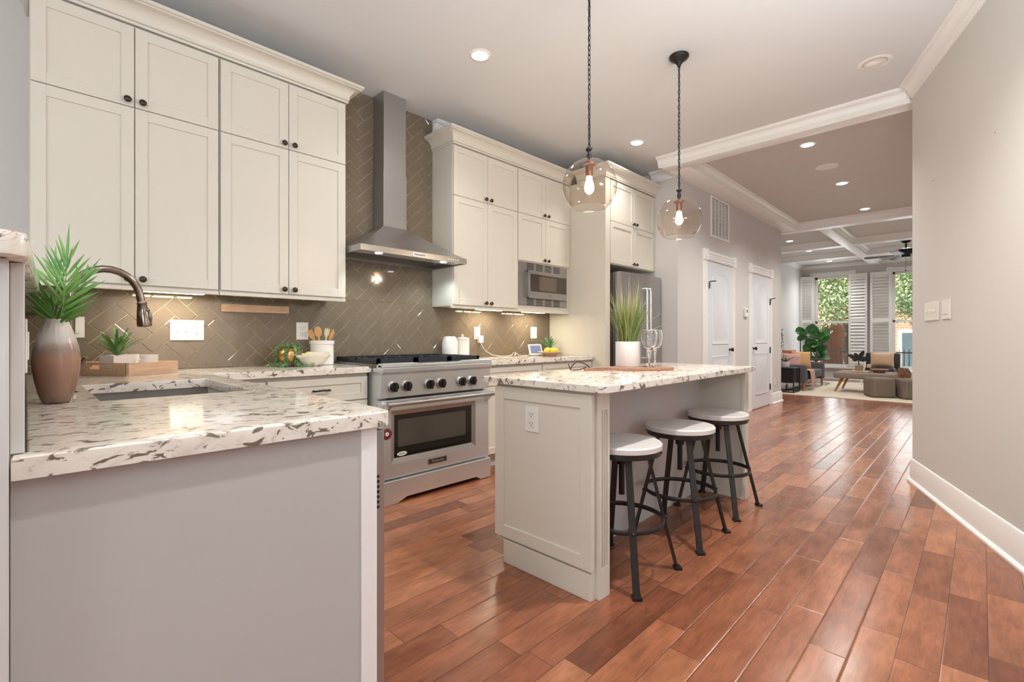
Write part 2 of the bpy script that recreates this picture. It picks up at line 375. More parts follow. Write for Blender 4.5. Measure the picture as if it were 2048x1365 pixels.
    def blade(s, pts, ws, side=None, fold=0):
        """thin leaf along pts with half-widths ws"""
        pts = [Vector(p) for p in pts]; L = []; R = []; C = []
        for i, p in enumerate(pts):
            t = (pts[min(i+1, len(pts)-1)]-pts[max(i-1, 0)]).normalized()
            sd = Vector(side) if side is not None else t.cross(Vector((0, 0, 1)))
            sd = sd-t*sd.dot(t)
            if sd.length < 1e-4: sd = Vector((1, 0, 0))
            sd.normalize(); nn = sd.cross(t)
            L.append(s.v(p-sd*ws[i]+nn*fold*ws[i])); R.append(s.v(p+sd*ws[i]+nn*fold*ws[i])); C.append(s.v(p))
        for i in range(len(pts)-1):
            s.face([L[i], C[i], C[i+1], L[i+1]]); s.face([C[i], R[i], R[i+1], C[i+1]])
        return s
    def sweep(s, path, prof, closed=False):
        """profile [(outward, z)] swept along a 2D path; outward is to the right of travel, mitred"""
        n = len(path); P = [Vector(p) for p in path]; cols = []
        for i in range(n):
            a = P[i]-P[i-1] if (i > 0 or closed) else P[1]-P[0]
            b = P[(i+1) % n]-P[i] if (i < n-1 or closed) else P[-1]-P[-2]
            a.normalize(); b.normalize()
            na = Vector((a.y, -a.x)); nb = Vector((b.y, -b.x)); m = (na+nb); m.normalize(); k = 1/max(.25, m.dot(na))
            cols.append([s.v((P[i].x+m.x*k*o, P[i].y+m.y*k*o, z)) for o, z in prof])
        q = len(prof)
        for i in range(n if closed else n-1):
            a, b = cols[i], cols[(i+1) % n]
            for k in range(q): s.face([a[k], a[(k+1) % q], b[(k+1) % q], b[k]])
        if not closed: s.face(cols[0][::-1]); s.face(cols[-1])
        return s
    def slab(s, outer, holes, z0, z1, bev=0):
        bm = s.bm; es = []; loops = []
        for lp in [outer]+holes:
            vs = [s.v((x, y, z1)) for x, y in lp]; loops.append(vs)
            es += [bm.edges.new((vs[i], vs[(i+1) % len(vs)])) for i in range(len(vs))]
        r = bmesh.ops.triangle_fill(bm, edges=es, use_beauty=True, use_dissolve=False, normal=(0, 0, 1))
        tops = [g for g in r['geom'] if isinstance(g, bmesh.types.BMFace)]
        low = {v: bm.verts.new((v.co.x, v.co.y, z0)) for lp in loops for v in lp}
        for f in tops: s.face([low[v] for v in f.verts][::-1])
        for lp in loops:
            for i in range(len(lp)):
                a, b = lp[i], lp[(i+1) % len(lp)]; s.face([a, b, low[b], low[a]])
        if bev:
            bmesh.ops.recalc_face_normals(bm, faces=bm.faces)
            ee = [e for lp in loops for i in range(len(lp)) for e in [bm.edges.get((lp[i], lp[(i+1) % len(lp)]))] if e]
            bmesh.ops.bevel(bm, geom=ee, offset=bev, segments=3, profile=.6, affect='EDGES')
        return s
    def build(s, name, m, parent=None, smooth=None, local=False):
        bm = s.bm; bmesh.ops.recalc_face_normals(bm, faces=bm.faces)
        me = bpy.data.meshes.new(name)
        org = Vector((0, 0, 0))
        if not local:
            if parent is not None: org = world_loc(parent)
            else:
                xs = [v.co for v in bm.verts]
                org = Vector(((min(c.x for c in xs)+max(c.x for c in xs))/2, (min(c.y for c in xs)+max(c.y for c in xs))/2, min(c.z for c in xs)))
            for v in bm.verts: v.co -= org
        bm.to_mesh(me); bm.free(); me.materials.append(m)
        o = bpy.data.objects.new(name, me); COL.objects.link(o)
        if parent is not None: o.parent = parent
        elif not local: o.location = org
        if smooth is not None:
            for p in me.polygons: p.use_smooth = True
            try: me.set_sharp_from_angle(angle=math.radians(smooth))
            except Exception: pass
        return o
def world_loc(o):
    p = Vector(o.location)
    while o.parent is not None: o = o.parent; p = p+Vector(o.location)
    return p
def tag(o, label, cat, group=None):
    o['label'] = label; o['category'] = cat
    if group: o['group'] = group
    return o
def thing(name, label, cat, loc=(0, 0, 0), rz=0, group=None):
    o = bpy.data.objects.new(name, None); COL.objects.link(o); o.location = loc; o.rotation_euler = (0, 0, rz); o.empty_display_size = .1
    return tag(o, label, cat, group)
def struct(o): o['kind'] = 'structure'; return o
def dup(root, loc, label, group=None, rz=None):
    r = root.copy(); COL.objects.link(r); r.location = loc; r['label'] = label
    if rz is not None: r.rotation_euler = (0, 0, rz)
    if group: r['group'] = group
    for ch in list(root.children):
        c = ch.copy(); COL.objects.link(c); c.parent = r
        for g in list(ch.children):
            d = g.copy(); COL.objects.link(d); d.parent = c
    return r
def text(name, body, size, m, parent, loc, rot, ext=.0008):
    cu = bpy.data.curves.new(name, 'FONT'); cu.body = body; cu.size = size; cu.align_x = 'CENTER'; cu.align_y = 'CENTER'; cu.extrude = ext
    t = bpy.data.objects.new(name, cu); COL.objects.link(t)
    dg = bpy.context.evaluated_depsgraph_get(); me = bpy.data.meshes.new_from_object(t.evaluated_get(dg))
    bpy.data.objects.remove(t); me.materials.clear(); me.materials.append(m)
    o = bpy.data.objects.new(name, me); COL.objects.link(o); o.parent = parent
    o.location = Vector(loc)-world_loc(parent); o.rotation_euler = rot
    return o
# frames for faces that look along -y, -x, +x:  local (u, v, w) -> world, w points out of the face
def face_negy(y): return Matrix(((1, 0, 0, 0), (0, 0, -1, y), (0, 1, 0, 0), (0, 0, 0, 1)))
def face_negx(x): return Matrix(((0, 0, -1, x), (-1, 0, 0, 0), (0, 1, 0, 0), (0, 0, 0, 1)))     # u = -y
def face_posx(x): return Matrix(((0, 0, 1, x), (1, 0, 0, 0), (0, 1, 0, 0), (0, 0, 0, 1)))      # u = y
def shaker(mb, u0, u1, v0, v1, rail=.055, t=.02, rec=.008, b=.0015):
    mb.box(u0, u0+rail, v0, v1, 0, t, b, 1); mb.box(u1-rail, u1, v0, v1, 0, t, b, 1)
    mb.box(u0+rail-.001, u1-rail+.001, v0, v0+rail, 0, t, b, 1); mb.box(u0+rail-.001, u1-rail+.001, v1-rail, v1, 0, t, b, 1)
    mb.box(u0+rail-.004, u1-rail+.004, v0+rail-.004, v1-rail+.004, 0, t-rec)
    return mb
def knob(parent, x, y, z, T=None):
    mb = MB(T); mb.lathe([(.006, 0), (.006, .012), (.009, .014), (.0165, .02), (.017, .025), (.012, .031), (.004, .033)], (x, z, 0) if T else (x, y, z), 16)
    return mb.build('knob', M['bronze'], parent, 40)

# ---------------------------------------------------------------- the setting
HR = -.12; H = 3.06; YW = 3.53; YH = 2.48; XF = 15.15
TH = math.radians(19.8); RC = Vector((4.79, .372)); RE = RC-Vector((math.cos(TH), math.sin(TH)))*1.70
def wall(name, polys, m):
    mb = MB()
    for p in polys: mb.box(*p)
    return struct(mb.build(name, m))
struct(MB().box(-3.6, XF+.2, -3.9, YW+.15, -.12, 0).build('floor', M['floor']))
struct(MB().prism([(-3.6, -3.9), (4.94, -3.9), (4.94, YH), (5.26, YH), (5.26, YW+.15), (-3.6, YW+.15)], 'z', H, H+.12).build('ceiling', M['ceil']))
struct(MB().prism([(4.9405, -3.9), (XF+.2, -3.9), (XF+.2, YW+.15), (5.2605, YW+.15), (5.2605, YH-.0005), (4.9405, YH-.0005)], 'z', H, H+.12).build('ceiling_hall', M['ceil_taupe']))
wall('wall_back', [(-3.6, 5.25, YW, YW+.15, 0, H)], M['wall'])
wall('wall_left', [(-3.6, -3.45, -3.9, YW, 0, H)], M['wall'])
wall('wall_rear', [(-3.45, 3.1, -3.9, -3.75, 0, H)], M['wall'])
wall('wall_hall', [(5.25, 9.24, YH, YW+.15, 0, H)], M['wall_dark'])
wall('wall_party', [(9.24, XF+.2, YW, YW+.15, 0, H)], M['wall'])
mb = MB(); mb.prism([tuple(RC), tuple(RE), (RE.x, -3.9), (RC.x+4.5, -3.9), (RC.x+4.5, HR), (5.05, HR), (5.05, RC.y)], 'z', 0, H)
struct(mb.build('wall_right', M['wall']))
wall('wall_living', [(RC.x+4.5, XF+.2, -.45, -.3, 0, H)], M['wall'])
# front wall with the openings of two windows
WINS = [(2.43, 3.23), (.78, 1.56)]; WZ0, WZ1 = .33, 2.74
mb = MB()
for a, b in ((-.45, WINS[1][0]), (WINS[1][1], WINS[0][0]), (WINS[0][1], YW)): mb.box(XF, XF+.2, a, b, 0, H)
for a, b in WINS: mb.box(XF, XF+.2, a, b, 0, WZ0); mb.box(XF, XF+.2, a, b, WZ1, H)
struct(mb.build('wall_front', M['wall_dark']))
# half wall at the end of the sink counter
struct(MB().box(-.16, -.018, 1.095, YW, 0, 1.235, .004).build('wall_half', M['wall']))

# crown mouldings, header, coffer beams
COVE = [(.066-.040*math.cos(PI/2*i/7), -.076+.052*math.sin(PI/2*i/7)) for i in range(8)]
CROWN = [(0, -.104), (.009, -.104), (.011, -.098), (.011, -.094), (.017, -.094), (.017, -.085), (.023, -.085), (.023, -.078)]+COVE+[(.071, -.024), (.071, -.016), (.079, -.016), (.084, -.008), (.084, 0), (0, 0)]
def crown_prof(z, k=1.0): return [(o*k, z+d*k) for o, d in CROWN]
tn = [0]
def trim(mb, m='trim'):
    tn[0] += 1; return struct(mb.build('trim_%d' % tn[0], M[m], None, 30))
HX0, HX1, BZ = 4.86, 5.02, 2.95
trim(MB().box(HX0, HX1, RC.y+.002, YH-.001, BZ, H-.001, .003))                       # header between kitchen and hall
trim(MB().sweep([tuple(RE+Vector((-.0, -.0))), tuple(RC), (RC.x+.06, RC.y)][:2][::-1], crown_prof(H)))      # crown on the angled wall
trim(MB().sweep([(HX0, YH-.0), (HX0, RC.y+.03)][::-1][::-1][::-1], crown_prof(H)) if False else MB().sweep([(HX0, RC.y+.02), (HX0, YH+.03)][::-1], crown_prof(H)))
trim(MB().sweep([(5.249, 2.80), (5.249, YH)][::1], crown_prof(H)))
trim(MB().sweep([(4.19, YW-.001), (2.57, YW-.001)][::-1], crown_prof(H)))            # wall crown behind the cabinets
# hall soffit and crown
trim(MB().box(HX1, 9.30, YH-.22, YH-.001, BZ, H-.001, .003))
trim(MB().box(HX1+.04, 9.30, HR+.002, HR+.05, BZ, H-.001, .003))
hall_in = [(HX1, HR+.05), (9.30, HR+.05), (9.30, YH-.22), (HX1, YH-.22)]
trim(MB().sweep(hall_in[::-1], crown_prof(H, .9), True))
trim(MB().box(9.30, 9.50, -.3, YW, BZ-.01, H-.001, .003))
for x in (11.42, 13.08): trim(MB().box(x, x+.22, -.3, YW, BZ-.01, H-.001, .003))
trim(MB().box(9.50, XF, 1.79, 1.97, BZ-.012, H-.001, .003))
for xa, xb in ((9.50, 11.42), (11.64, 13.08), (13.30, XF)):
    for ya, yb in ((1.97, YW), (-.3, 1.79)):
        trim(MB().sweep([(xa, ya), (xa, yb), (xb, yb), (xb, ya)], crown_prof(H, .8), True))
# baseboards
BASE = [(0, 0), (.032, 0), (.032, .012), (.024, .022), (.016, .024), (.016, .135), (.012, .145), (.012, .158), (.006, .172), (0, .176)]
def base(name, path): return struct(MB().sweep(path, BASE).build(name, M['trim'], None, 30))
base('baseboard_right', [(RE.x+.4, RE.y-1.2), (RE.x, RE.y-.9), tuple(RE), tuple(RC), (5.04, RC.y)][2:][::-1])
base('baseboard_rightreturn', [tuple(RE+Vector((0, -.005))), (RE.x, -1.5)])
base('baseboard_hall', [(5.249, YH+.25), (5.249, YH), (5.93, YH)][::1])
base('baseboard_hallmiddle', [(7.02, YH), (7.57, YH)])
base('baseboard_hallend', [(8.69, YH), (9.24, YH), (9.24, YW)])
base('baseboard_party', [(9.26, YW), (XF, YW)])
base('baseboard_front', [(XF, YW-.02), (XF, -.3)])

# herringbone backsplash
def herring(mb, rects, o, W=.0806, flip=1):
    """tiles in (u, v) clipped to each rect; w is out of the wall"""
    def clip(poly, k, lim, sg):
        out = []
        for i in range(len(poly)):
            a, b = poly[i], poly[(i+1) % len(poly)]; da, db = sg*(a[k]-lim), sg*(b[k]-lim)
            if da >= 0: out.append(a)
            if (da >= 0) != (db >= 0):
                t = da/(da-db); out.append((a[0]+t*(b[0]-a[0]), a[1]+t*(b[1]-a[1])))
        return out
    c = math.sqrt(.5); g = .0013/W
    for (u0, u1, v0, v1) in rects:
        for i in range(-60, 61):
            for j in range(-60, 61):
                for (x0, y0, x1, y1) in ((0, 0, 2, 1), (0, 1, 1, 3)):
                    q = [(x0+g, y0+g), (x1-g, y0+g), (x1-g, y1-g), (x0+g, y1-g)]
                    p = []
                    for x, y in q:
                        x += i+2*j; y += i-2*j
                        p.append((o[0]+flip*(x-y)*c*W, o[1]+(x+y)*c*W))
                    if max(a[0] for a in p) < u0 or min(a[0] for a in p) > u1 or max(a[1] for a in p) < v0 or min(a[1] for a in p) > v1: continue
                    for k, lim, sg in ((0, u0, 1), (0, u1, -1), (1, v0, 1), (1, v1, -1)):
                        p = clip(p, k, lim, sg)
                        if len(p) < 3: break
                    if len(p) < 3: continue
                    cx = sum(a[0] for a in p)/len(p); cy = sum(a[1] for a in p)/len(p)
                    if max(math.hypot(a[0]-cx, a[1]-cy) for a in p) < .008: continue
                    ins = []
                    for a in p:
                        d = math.hypot(a[0]-cx, a[1]-cy); f = max(.4, 1-.0035/d); ins.append((cx+(a[0]-cx)*f, cy+(a[1]-cy)*f))
                    lo = [mb.v((a[0], a[1], 0)) for a in p]; mi = [mb.v((a[0], a[1], .0018)) for a in p]; hi = [mb.v((a[0], a[1], .0036)) for a in ins]
                    n = len(p); mb.face(hi)
                    for k in range(n):
                        mb.face([lo[k], lo[(k+1) % n], mi[(k+1) % n], mi[k]]); mb.face([mi[k], mi[(k+1) % n], hi[(k+1) % n], hi[k]])
    return mb
bs = thing('tile_backsplash', 'taupe herringbone tile backsplash on the long kitchen wall behind range and counters', 'backsplash', (2, YW, .915))
gm = MB(); gm.box(.0, 4.199, YW-.0064, YW-.0005, .915, 1.40); gm.box(1.602, 2.568, YW-.0064, YW-.0005, 1.40, H-.002); gm.build('grout', M['grout'], bs)
herring(MB(face_negy(YW-.0064)), [(.002, 4.197, .917, 1.40), (1.603, 2.567, 1.40, H-.003)], (1.786+1.4142*.0806, 1.245-2.8284*.0806)).build('tile', M['tile'], bs)
bs2 = thing('tile_backsplash', 'narrow strip of taupe herringbone tile on the half wall behind the faucet', 'backsplash', (-.018, 2.3, .915))
MB().box(-.0175, -.0056, 1.16, YW-.012, .915, 1.234).build('grout', M['grout'], bs2)
herring(MB(face_posx(-.0056)), [(1.175, YW-.013, .917, 1.233)], (2.0, 1.245)).build('tile', M['tile'], bs2)
MB().box(-.0175, .0, 1.148, 1.16, .915, 1.2345, .002).build('edge_trim', M['wall'], bs2)

# ---------------------------------------------------------------- counters
def round_corner(c, r, a0, a1, n=5): return [(c[0]+r*math.cos(math.radians(a0+(a1-a0)*i/n)), c[1]+r*math.sin(math.radians(a0+(a1-a0)*i/n))) for i in range(n+1)]
CT0, CT1 = .876, .914
outer = [(-.016, 1.12)]+round_corner((.655, 1.155), .035, -90, 0)+[(.69, 2.87)]+round_corner((.725, 2.87), .035, 180, 90)[::1]+[(1.622, 2.905), (1.622, YW-.012), (.002, YW-.012), (.002, 1.165), (-.016, 1.165)]
SX0, SX1, SY0, SY1 = .165, .60, 1.93, 2.62
ct = thing('countertop', 'flecked cream stone countertop with undermount sink cutout, at lower left', 'countertop', (.34, 2, CT0))
MB().slab(outer, [[(SX0, SY0), (SX1, SY0), (SX1, SY1), (SX0, SY1)]], CT0, CT1, .006).build('slab', M['granite'], ct, 30)
ct = thing('countertop', 'flecked cream stone countertop between the range and the fridge panel', 'countertop', (3.4, 3.2, CT0))
MB().slab([(2.60, 2.905), (4.197, 2.905), (4.197, YW-.012), (2.60, YW-.012)], [], CT0, CT1, .006).build('slab', M['granite'], ct, 30)
ct = thing('island_countertop', 'flecked cream stone top overhanging the island above the stools', 'countertop', (2.5, 1.45, .883))
isl = round_corner((1.66, 1.112), .035, 180, 270)+round_corner((3.425, 1.112), .035, 270, 360)+[(3.46, 1.80), (1.625, 1.80)]
MB().slab(isl, [], .883, .914, .006).build('slab', M['granite'], ct, 30)
tag(MB().prism([(-.27, 1.05), (-.016, 1.05), (.003, 1.07), (.05, 2.6), (.085, YW-.006), (-.27, YW-.006)], 'z', 1.236, 1.274, .006).build('bar_ledge', M['granite'], None, 30), 'raised stone ledge capping the half wall at the left edge', 'ledge')
# sink
sk = thing('kitchen_sink', 'stainless undermount sink sunk in the left counter beside the faucet', 'sink', (.38, 2.27, .70))
mb = MB(); x0, x1, y0, y1 = SX0-.012, SX1+.012, SY0-.012, SY1+.012
for q in ((x0, x1, y0, y1, .695, .705), (x0-.004, x0, y0, y1, .70, .8755), (x1, x1+.004, y0, y1, .70, .8755), (x0, x1, y0-.004, y0, .70, .8755), (x0, x1, y1, y1+.004, .70, .8755)): mb.box(*q)
mb.build('basin', M['steel_hood'], sk)
MB().lathe([(.045, .705), (.045, .7075), (.03, .7078)], (.38, 2.3, 0), 20).build('drain', M['steel'], sk)

# ---------------------------------------------------------------- cabinets
def add_door(root, u0, u1, z0, z1, y, kx=None, kz=None, name='door'):
    d = shaker(MB(face_negy(y)), u0, u1, z0, z1).build(name, M['cream'], root)
    if kx is not None: knob(d, kx, 0, kz, face_negy(y-.02))
    return d
def wall_cabinet(label, x0, x1, yf, yb, z0, zs, z1, group, kz_low=None, rail=True, extra_low=None):
    """doors in front of yf; lower pair z0..zs, upper pair zs..z1"""
    root = thing('wall_cabinet', label, 'cabinet', ((x0+x1)/2, yb, extra_low or z0), 0, group)
    xm = (x0+x1)/2; g = .002
    zb = extra_low or z0-.008
    mb = MB()
    if extra_low:      # open bay for the microwave below the doors
        mb.box(x0, x1, yf, yb, z0-.01, z1+.012); mb.box(x0, x0+.02, yf, yb, zb, z0-.01); mb.box(x1-.05, x1, yf, yb, zb, z0-.01); mb.box(x0+.02, x1-.05, yf, yb, zb, zb+.045)
        mb.box(x0+.02, x1-.05, yb-.012, yb, zb+.045, z0-.01)
    else: mb.box(x0, x1, yf, yb, zb, z1+.012)
    mb.build('body', M['cream'], root)
    for a, b, kx in ((x0+.004, xm-g, xm-g-.03), (xm+g, x1-.004, xm+g+.03)):
        add_door(root, a, b, z0, zs-g, yf, kx, z0+.028 if kz_low is None else kz_low)
        add_door(root, a, b, zs+g, z1, yf, kx, zs+.03)
    if rail:
        MB().box(x0, x1, yf-.012, yf+.02, zb-.022, zb, .004).build('light_rail', M['cream'], root)
    return root
CABG = 'cream shaker wall cabinets'
YF = 3.24
wall_cabinet('cream upper wall cabinet with four doors at far left, above the palm leaves', .014, .807, YF, YW-.001, 1.392, 2.335, 2.765, CABG)
wall_cabinet('cream upper wall cabinet with four doors, directly left of the range hood', .811, 1.600, YF, YW-.001, 1.392, 2.335, 2.765, CABG)
wall_cabinet('tall-doored cream wall cabinet directly right of the range hood', 2.570, 3.368, YF, YW-.001, 1.392, 2.335, 2.765, CABG)
wall_cabinet('cream wall cabinet built around the microwave', 3.372, 4.198, YF, YW-.001, 1.872, 2.335, 2.765, CABG, extra_low=1.384)
fc = wall_cabinet('deep cream wall cabinet with four doors above the refrigerator', 4.288, 5.248, 2.78, YW-.001, 1.892, 2.335, 2.765, CABG, rail=False)
tag(MB().box(4.20, 4.286, 2.763, YW-.0135, 0, 2.777, .003).build('fridge_side_panel', M['cream']), 'tall plain cream panel standing between the right counter and refrigerator', 'cabinet panel')
CC = [(0, 2.762), (.008, 2.762), (.011, 2.768), (.011, 2.774), (.006, 2.778), (.013, 2.780)]+[(.072-.058*math.cos(PI/2*i/7), 2.780+.070*math.sin(PI/2*i/7)) for i in range(8)]+[(.078, 2.851), (.078, 2.858), (.090, 2.862), (.090, 2.88), (0, 2.88)]
CC2 = [(o, z+.0) for o, z in CC]
CM = 'crown moulding on the wall cabinets'
yc = YF-.02
tag(MB().sweep([(.012, YW-.002), (.012, yc), (1.602, yc), (1.602, YW-.01)][::-1][::-1], [(o, z+.0125) for o, z in CC]).build('crown_molding', M['cream'], None, 30), 'cream crown moulding along the cabinet tops left of the hood', 'moulding', CM)
tag(MB().sweep([(2.568, YW-.012), (2.568, yc), (4.198, yc)], [(o, z+.0125) for o, z in CC]).build('crown_molding', M['cream'], None, 30), 'cream crown moulding along the cabinet tops right of the hood', 'moulding', CM)
tag(MB().sweep([(4.198, YF-.12), (4.198, 2.76), (5.247, 2.76)], [(o, z+.0125) for o, z in CC]).build('crown_molding', M['cream'], None, 30), 'cream crown moulding above the refrigerator cabinet', 'moulding', CM)

def pull(parent, xc, z, y, w=.10):
    mb = MB(); pts = [(xc-w/2, y, z), (xc-w/2, y-.018, z), (xc-w/2+.012, y-.026, z+.001), (xc, y-.028, z+.004), (xc+w/2-.012, y-.026, z+.001), (xc+w/2, y-.018, z), (xc+w/2, y, z)]
    mb.tube(pts, [.007, .006, .0055, .007, .0055, .006, .007], 8); return mb.build('pull', M['bronze'], parent, 50)
def drawer_front(root, x0, x1, z0, z1, y, pz=None):
    d = shaker(MB(face_negy(y)), x0, x1, z0, z1, .045).build('drawer', M['cream'], root)
    pull(d, (x0+x1)/2, pz or (z0+z1)/2, y-.02); return d
BG = 'cream base cabinets along the range wall'
YB = 2.955
def base_cabinet(label, x0, x1):
    r = thing('base_cabinet', label, 'cabinet', ((x0+x1)/2, 3.2, 0), 0, BG)
    MB().box(x0, x1, YB, YW-.002, .11, CT0-.001).build('body', M['cream'], r)
    MB().box(x0+.004, x1-.004, YB+.055, YW-.01, 0, .11).build('toe_kick', M['wall_dark'], r)
    drawer_front(r, x0+.006, x1-.006, .70, .852, YB)
    xm = (x0+x1)/2
    add_door(r, x0+.006, xm-.002, .125, .692, YB, xm-.035, .65); add_door(r, xm+.002, x1-.006, .125, .692, YB, xm+.035, .65)
    return r
base_cabinet('cream base cabinet with a drawer, immediately left of the range', .975, 1.615)
base_cabinet('cream base cabinet with a drawer, immediately right of the range', 2.606, 3.40)
base_cabinet('cream base cabinet with a drawer, next to the tall fridge panel', 3.404, 4.196)
cf = thing('corner_cabinet', 'narrow cream corner base cabinet between sink counter and drawer cabinet', 'cabinet', (.8, 3.2, 0))
MB().box(.66, .973, YB, YW-.002, 0, CT0-.001).build('body', M['cream'], cf)
shaker(MB(face_negy(YB)), .72, .969, .70, .852, .045).build('drawer', M['cream'], cf)
# sink-side cabinet run with its grey end panel and the dishwasher
pc = thing('sink_cabinet', 'sink base run with a plain grey end panel under the left counter', 'cabinet', (.3, 2, 0))
mb = MB(); mb.box(.0, .606, 1.155, 1.165, 0, CT0-.001); mb.box(.0, .03, 1.165, 2.95, 0, CT0-.001); mb.box(.61, .65, 1.80, 2.95, .1, CT0-.001); mb.box(.03, .62, 1.165, 2.95, 0, .10)
mb.build('body', M['cream'], pc)
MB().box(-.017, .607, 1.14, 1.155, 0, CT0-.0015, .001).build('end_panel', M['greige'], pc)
MB().box(.607, .651, 1.137, 1.165, 0, CT0-.0015, .001).build('stile', M['trim'], pc)
dw = thing('dishwasher', 'stainless dishwasher seen edge-on at the end of the left counter', 'dishwasher', (.65, 1.48, 0))
MB().box(.0325, .651, 1.168, 1.795, .101, CT0-.004).build('tub', M['steel_dark'], dw)
MB().box(.652, .676, 1.142, 1.795, .10, .862, .003).build('door', M['steel_v'], dw)
mb = MB()
for i in range(7): mb.lathe([(.0045, 0), (.0045, .0008)], (.6565, 1.1412, .74-.0135*i), 10, 'y')
mb.build('vent', M['dark'], dw)
MB().box(.652, .664, 1.165, 1.79, 0, .098).build('toe_kick', M['steel_dark'], dw)

# ---------------------------------------------------------------- island
il = thing('kitchen_island', 'cream kitchen island with fluted corner posts under the stone top', 'island', (2.5, 1.5, 0))
IX0, IX1 = 1.668, 3.50
MB().box(IX0, IX1-.05, 1.475, 1.74, .10, .882).build('body', M['cream'], il)
MB().box(IX0+.05, IX1-.06, 1.50, 1.68, 0, .10).build('toe_kick', M['wall_dark'], il)
MB().box(1.765, 3.44, 1.455, 1.475, 0, .8825).build('back_panel', M['wall_dark'], il)
MB().box(IX0, 1.765, 1.163, 1.475, 0, .8825).build('end_wall', M['cream'], il)
MB().box(3.44, 3.50, 1.163, 1.475, 0, .8825).build('end_wall', M['cream'], il)
shaker(MB(face_negx(IX0)), -1.735, -1.152, .128, .868, .06).build('end_panel', M['cream'], il)
MB().box(IX0-.014, IX0+.04, 1.162, 1.68, 0, .115, .004).build('toe_board', M['cream'], il)
def post(x0, x1):
    mb = MB(); yf = 1.142; mb.box(x0, x1, yf+.006, 1.163, 0, .8825)
    zs = [(0, .13), (.13, .80), (.80, .8825)]
    mb.box(x0, x1, yf, yf+.006, 0, .13); mb.box(x0, x1, yf, yf+.006, .80, .8825)
    n = 3; wv = x1-x0; e = .016; fl = .010; gap = (wv-2*e-n*fl)/(n-1)
    xs = [x0]
    for i in range(n):
        a = x0+e+i*(fl+gap); xs += [a, a+fl]
    xs.append(x1)
    for i in range(0, len(xs), 2): mb.box(xs[i], xs[i+1], yf, yf+.006, .13, .80)
    return mb.build('post', M['cream'], il)
post(1.693, 1.768); post(3.43, 3.50)
# outlet plates
def outlet(name, label, T, uc, vc, group=None, kind='duplex', w=.083, h=.128):
    o = thing(name, label, 'outlet' if kind == 'duplex' else 'switch', tuple((T @ Vector((uc, vc, 0)))), 0, group)
    mb = MB(T); mb.box(uc-w/2, uc+w/2, vc-h/2, vc+h/2, .0005, .006, .0025); mb.build('plate', M['plastic'], o)
    def duplex(c):
        for dv in (-.021, .021):
            mb = MB(T); mb.box(c-.017, c+.017, vc+dv-.015, vc+dv+.015, .006, .0085, .004); r = mb.build('socket', M['plastic'], o)
            mb = MB(T); mb.box(c-.0085, c-.006, vc+dv-.002, vc+dv+.009, .0085, .009); mb.box(c+.006, c+.0085, vc+dv-.002, vc+dv+.009, .0085, .009)
            mb.lathe([(.003, .0085), (.003, .009)], (c, vc+dv-.008, 0), 10); mb.build('slots', M['slot'], r)
    if kind == 'duplex': duplex(uc)
    elif kind == 'gang3':
        for c in (uc-.055, uc-.01):
            mb = MB(T); mb.box(c-.006, c+.006, vc-.014, vc+.014, .006, .008, .001); mb.box(c-.004, c+.004, vc-.002, vc+.012, .008, .02, .002); mb.build('toggle', M['plastic'], o)
        mb = MB(T); mb.box(uc+.032, uc+.068, vc-.036, vc+.036, .006, .0085, .002); mb.build('socket', M['plastic'], o)
        mb = MB(T)
        for dv in (-.022, .02):
            mb.box(uc+.042, uc+.0445, vc+dv, vc+dv+.01, .0085, .009); mb.box(uc+.0555, uc+.058, vc+dv, vc+dv+.01, .0085, .009)
            mb.lathe([(.003, .0085), (.003, .009)], (uc+.05, vc+dv-.006, 0), 10)
        mb.build('slots', M['slot'], o)
    elif kind == 'toggles':
        for c in (uc-w*.28, uc, uc+w*.28):
            mb = MB(T); mb.box(c-.006, c+.006, vc-.013, vc+.013, .006, .008, .001); mb.box(c-.004, c+.004, vc-.002, vc+.012, .008, .019, .002); mb.build('toggle', M['plastic'], o)
    elif kind == 'rocker':
        mb = MB(T); mb.box(uc-w*.25, uc+w*.25, vc-.033, vc+.033, .006, .009, .002); mb.build('rocker', M['plastic'], o)
    return o
TB = face_negy(YW-.0102)
outlet('wall_switch', 'wide white plate with two toggles and one socket, behind the faucet', TB, .707, 1.154, None, 'gang3', .178, .125)
outlet('wall_outlet', 'white duplex outlet plate above the gold pot of trailing greens', TB, 1.411, 1.155, None, 'duplex', .086, .126)
ch = outlet('wall_outlet', 'white outlet with a charger plugged in, right of the canisters', TB, 3.10, 1.15, None, 'duplex', .075, .12)
outlet('wall_switch', 'white rocker switch plate above the smart display', TB, 3.93, 1.16, None, 'rocker', .10, .128)
outlet('wall_switch', 'blank-edged white switch plate partly hidden behind the faucet column', TB, .195, 1.165, None, 'rocker', .07, .115)
outlet('wall_outlet', 'cream duplex outlet on the end panel of the island', face_negx(IX0-.0115), -1.491, .728, None, 'duplex', .082, .118)
RWM = Matrix(((-math.cos(TH), 0, -math.sin(TH), RC.x), (-math.sin(TH), 0, math.cos(TH), RC.y), (0, 1, 0, 0), (0, 0, 0, 1)))
outlet('wall_switch', 'wide white plate with three toggles on the right-hand wall', RWM, .395, 1.290, None, 'toggles', .25, .128)
outlet('wall_switch', 'slim white plate without toggles, rightmost on the right-hand wall', RWM, .645, 1.292, None, 'rocker', .13, .128)
outlet('wall_switch', 'white plate on the tiled half wall behind the vase', face_posx(-.0018), 1.62, 1.09, None, 'rocker', .12, .125)
outlet('wall_outlet', 'white outlet low on the hall wall beside the far door', face_negy(YH-.0005), 8.86, .36, None, 'duplex', .083, .128)
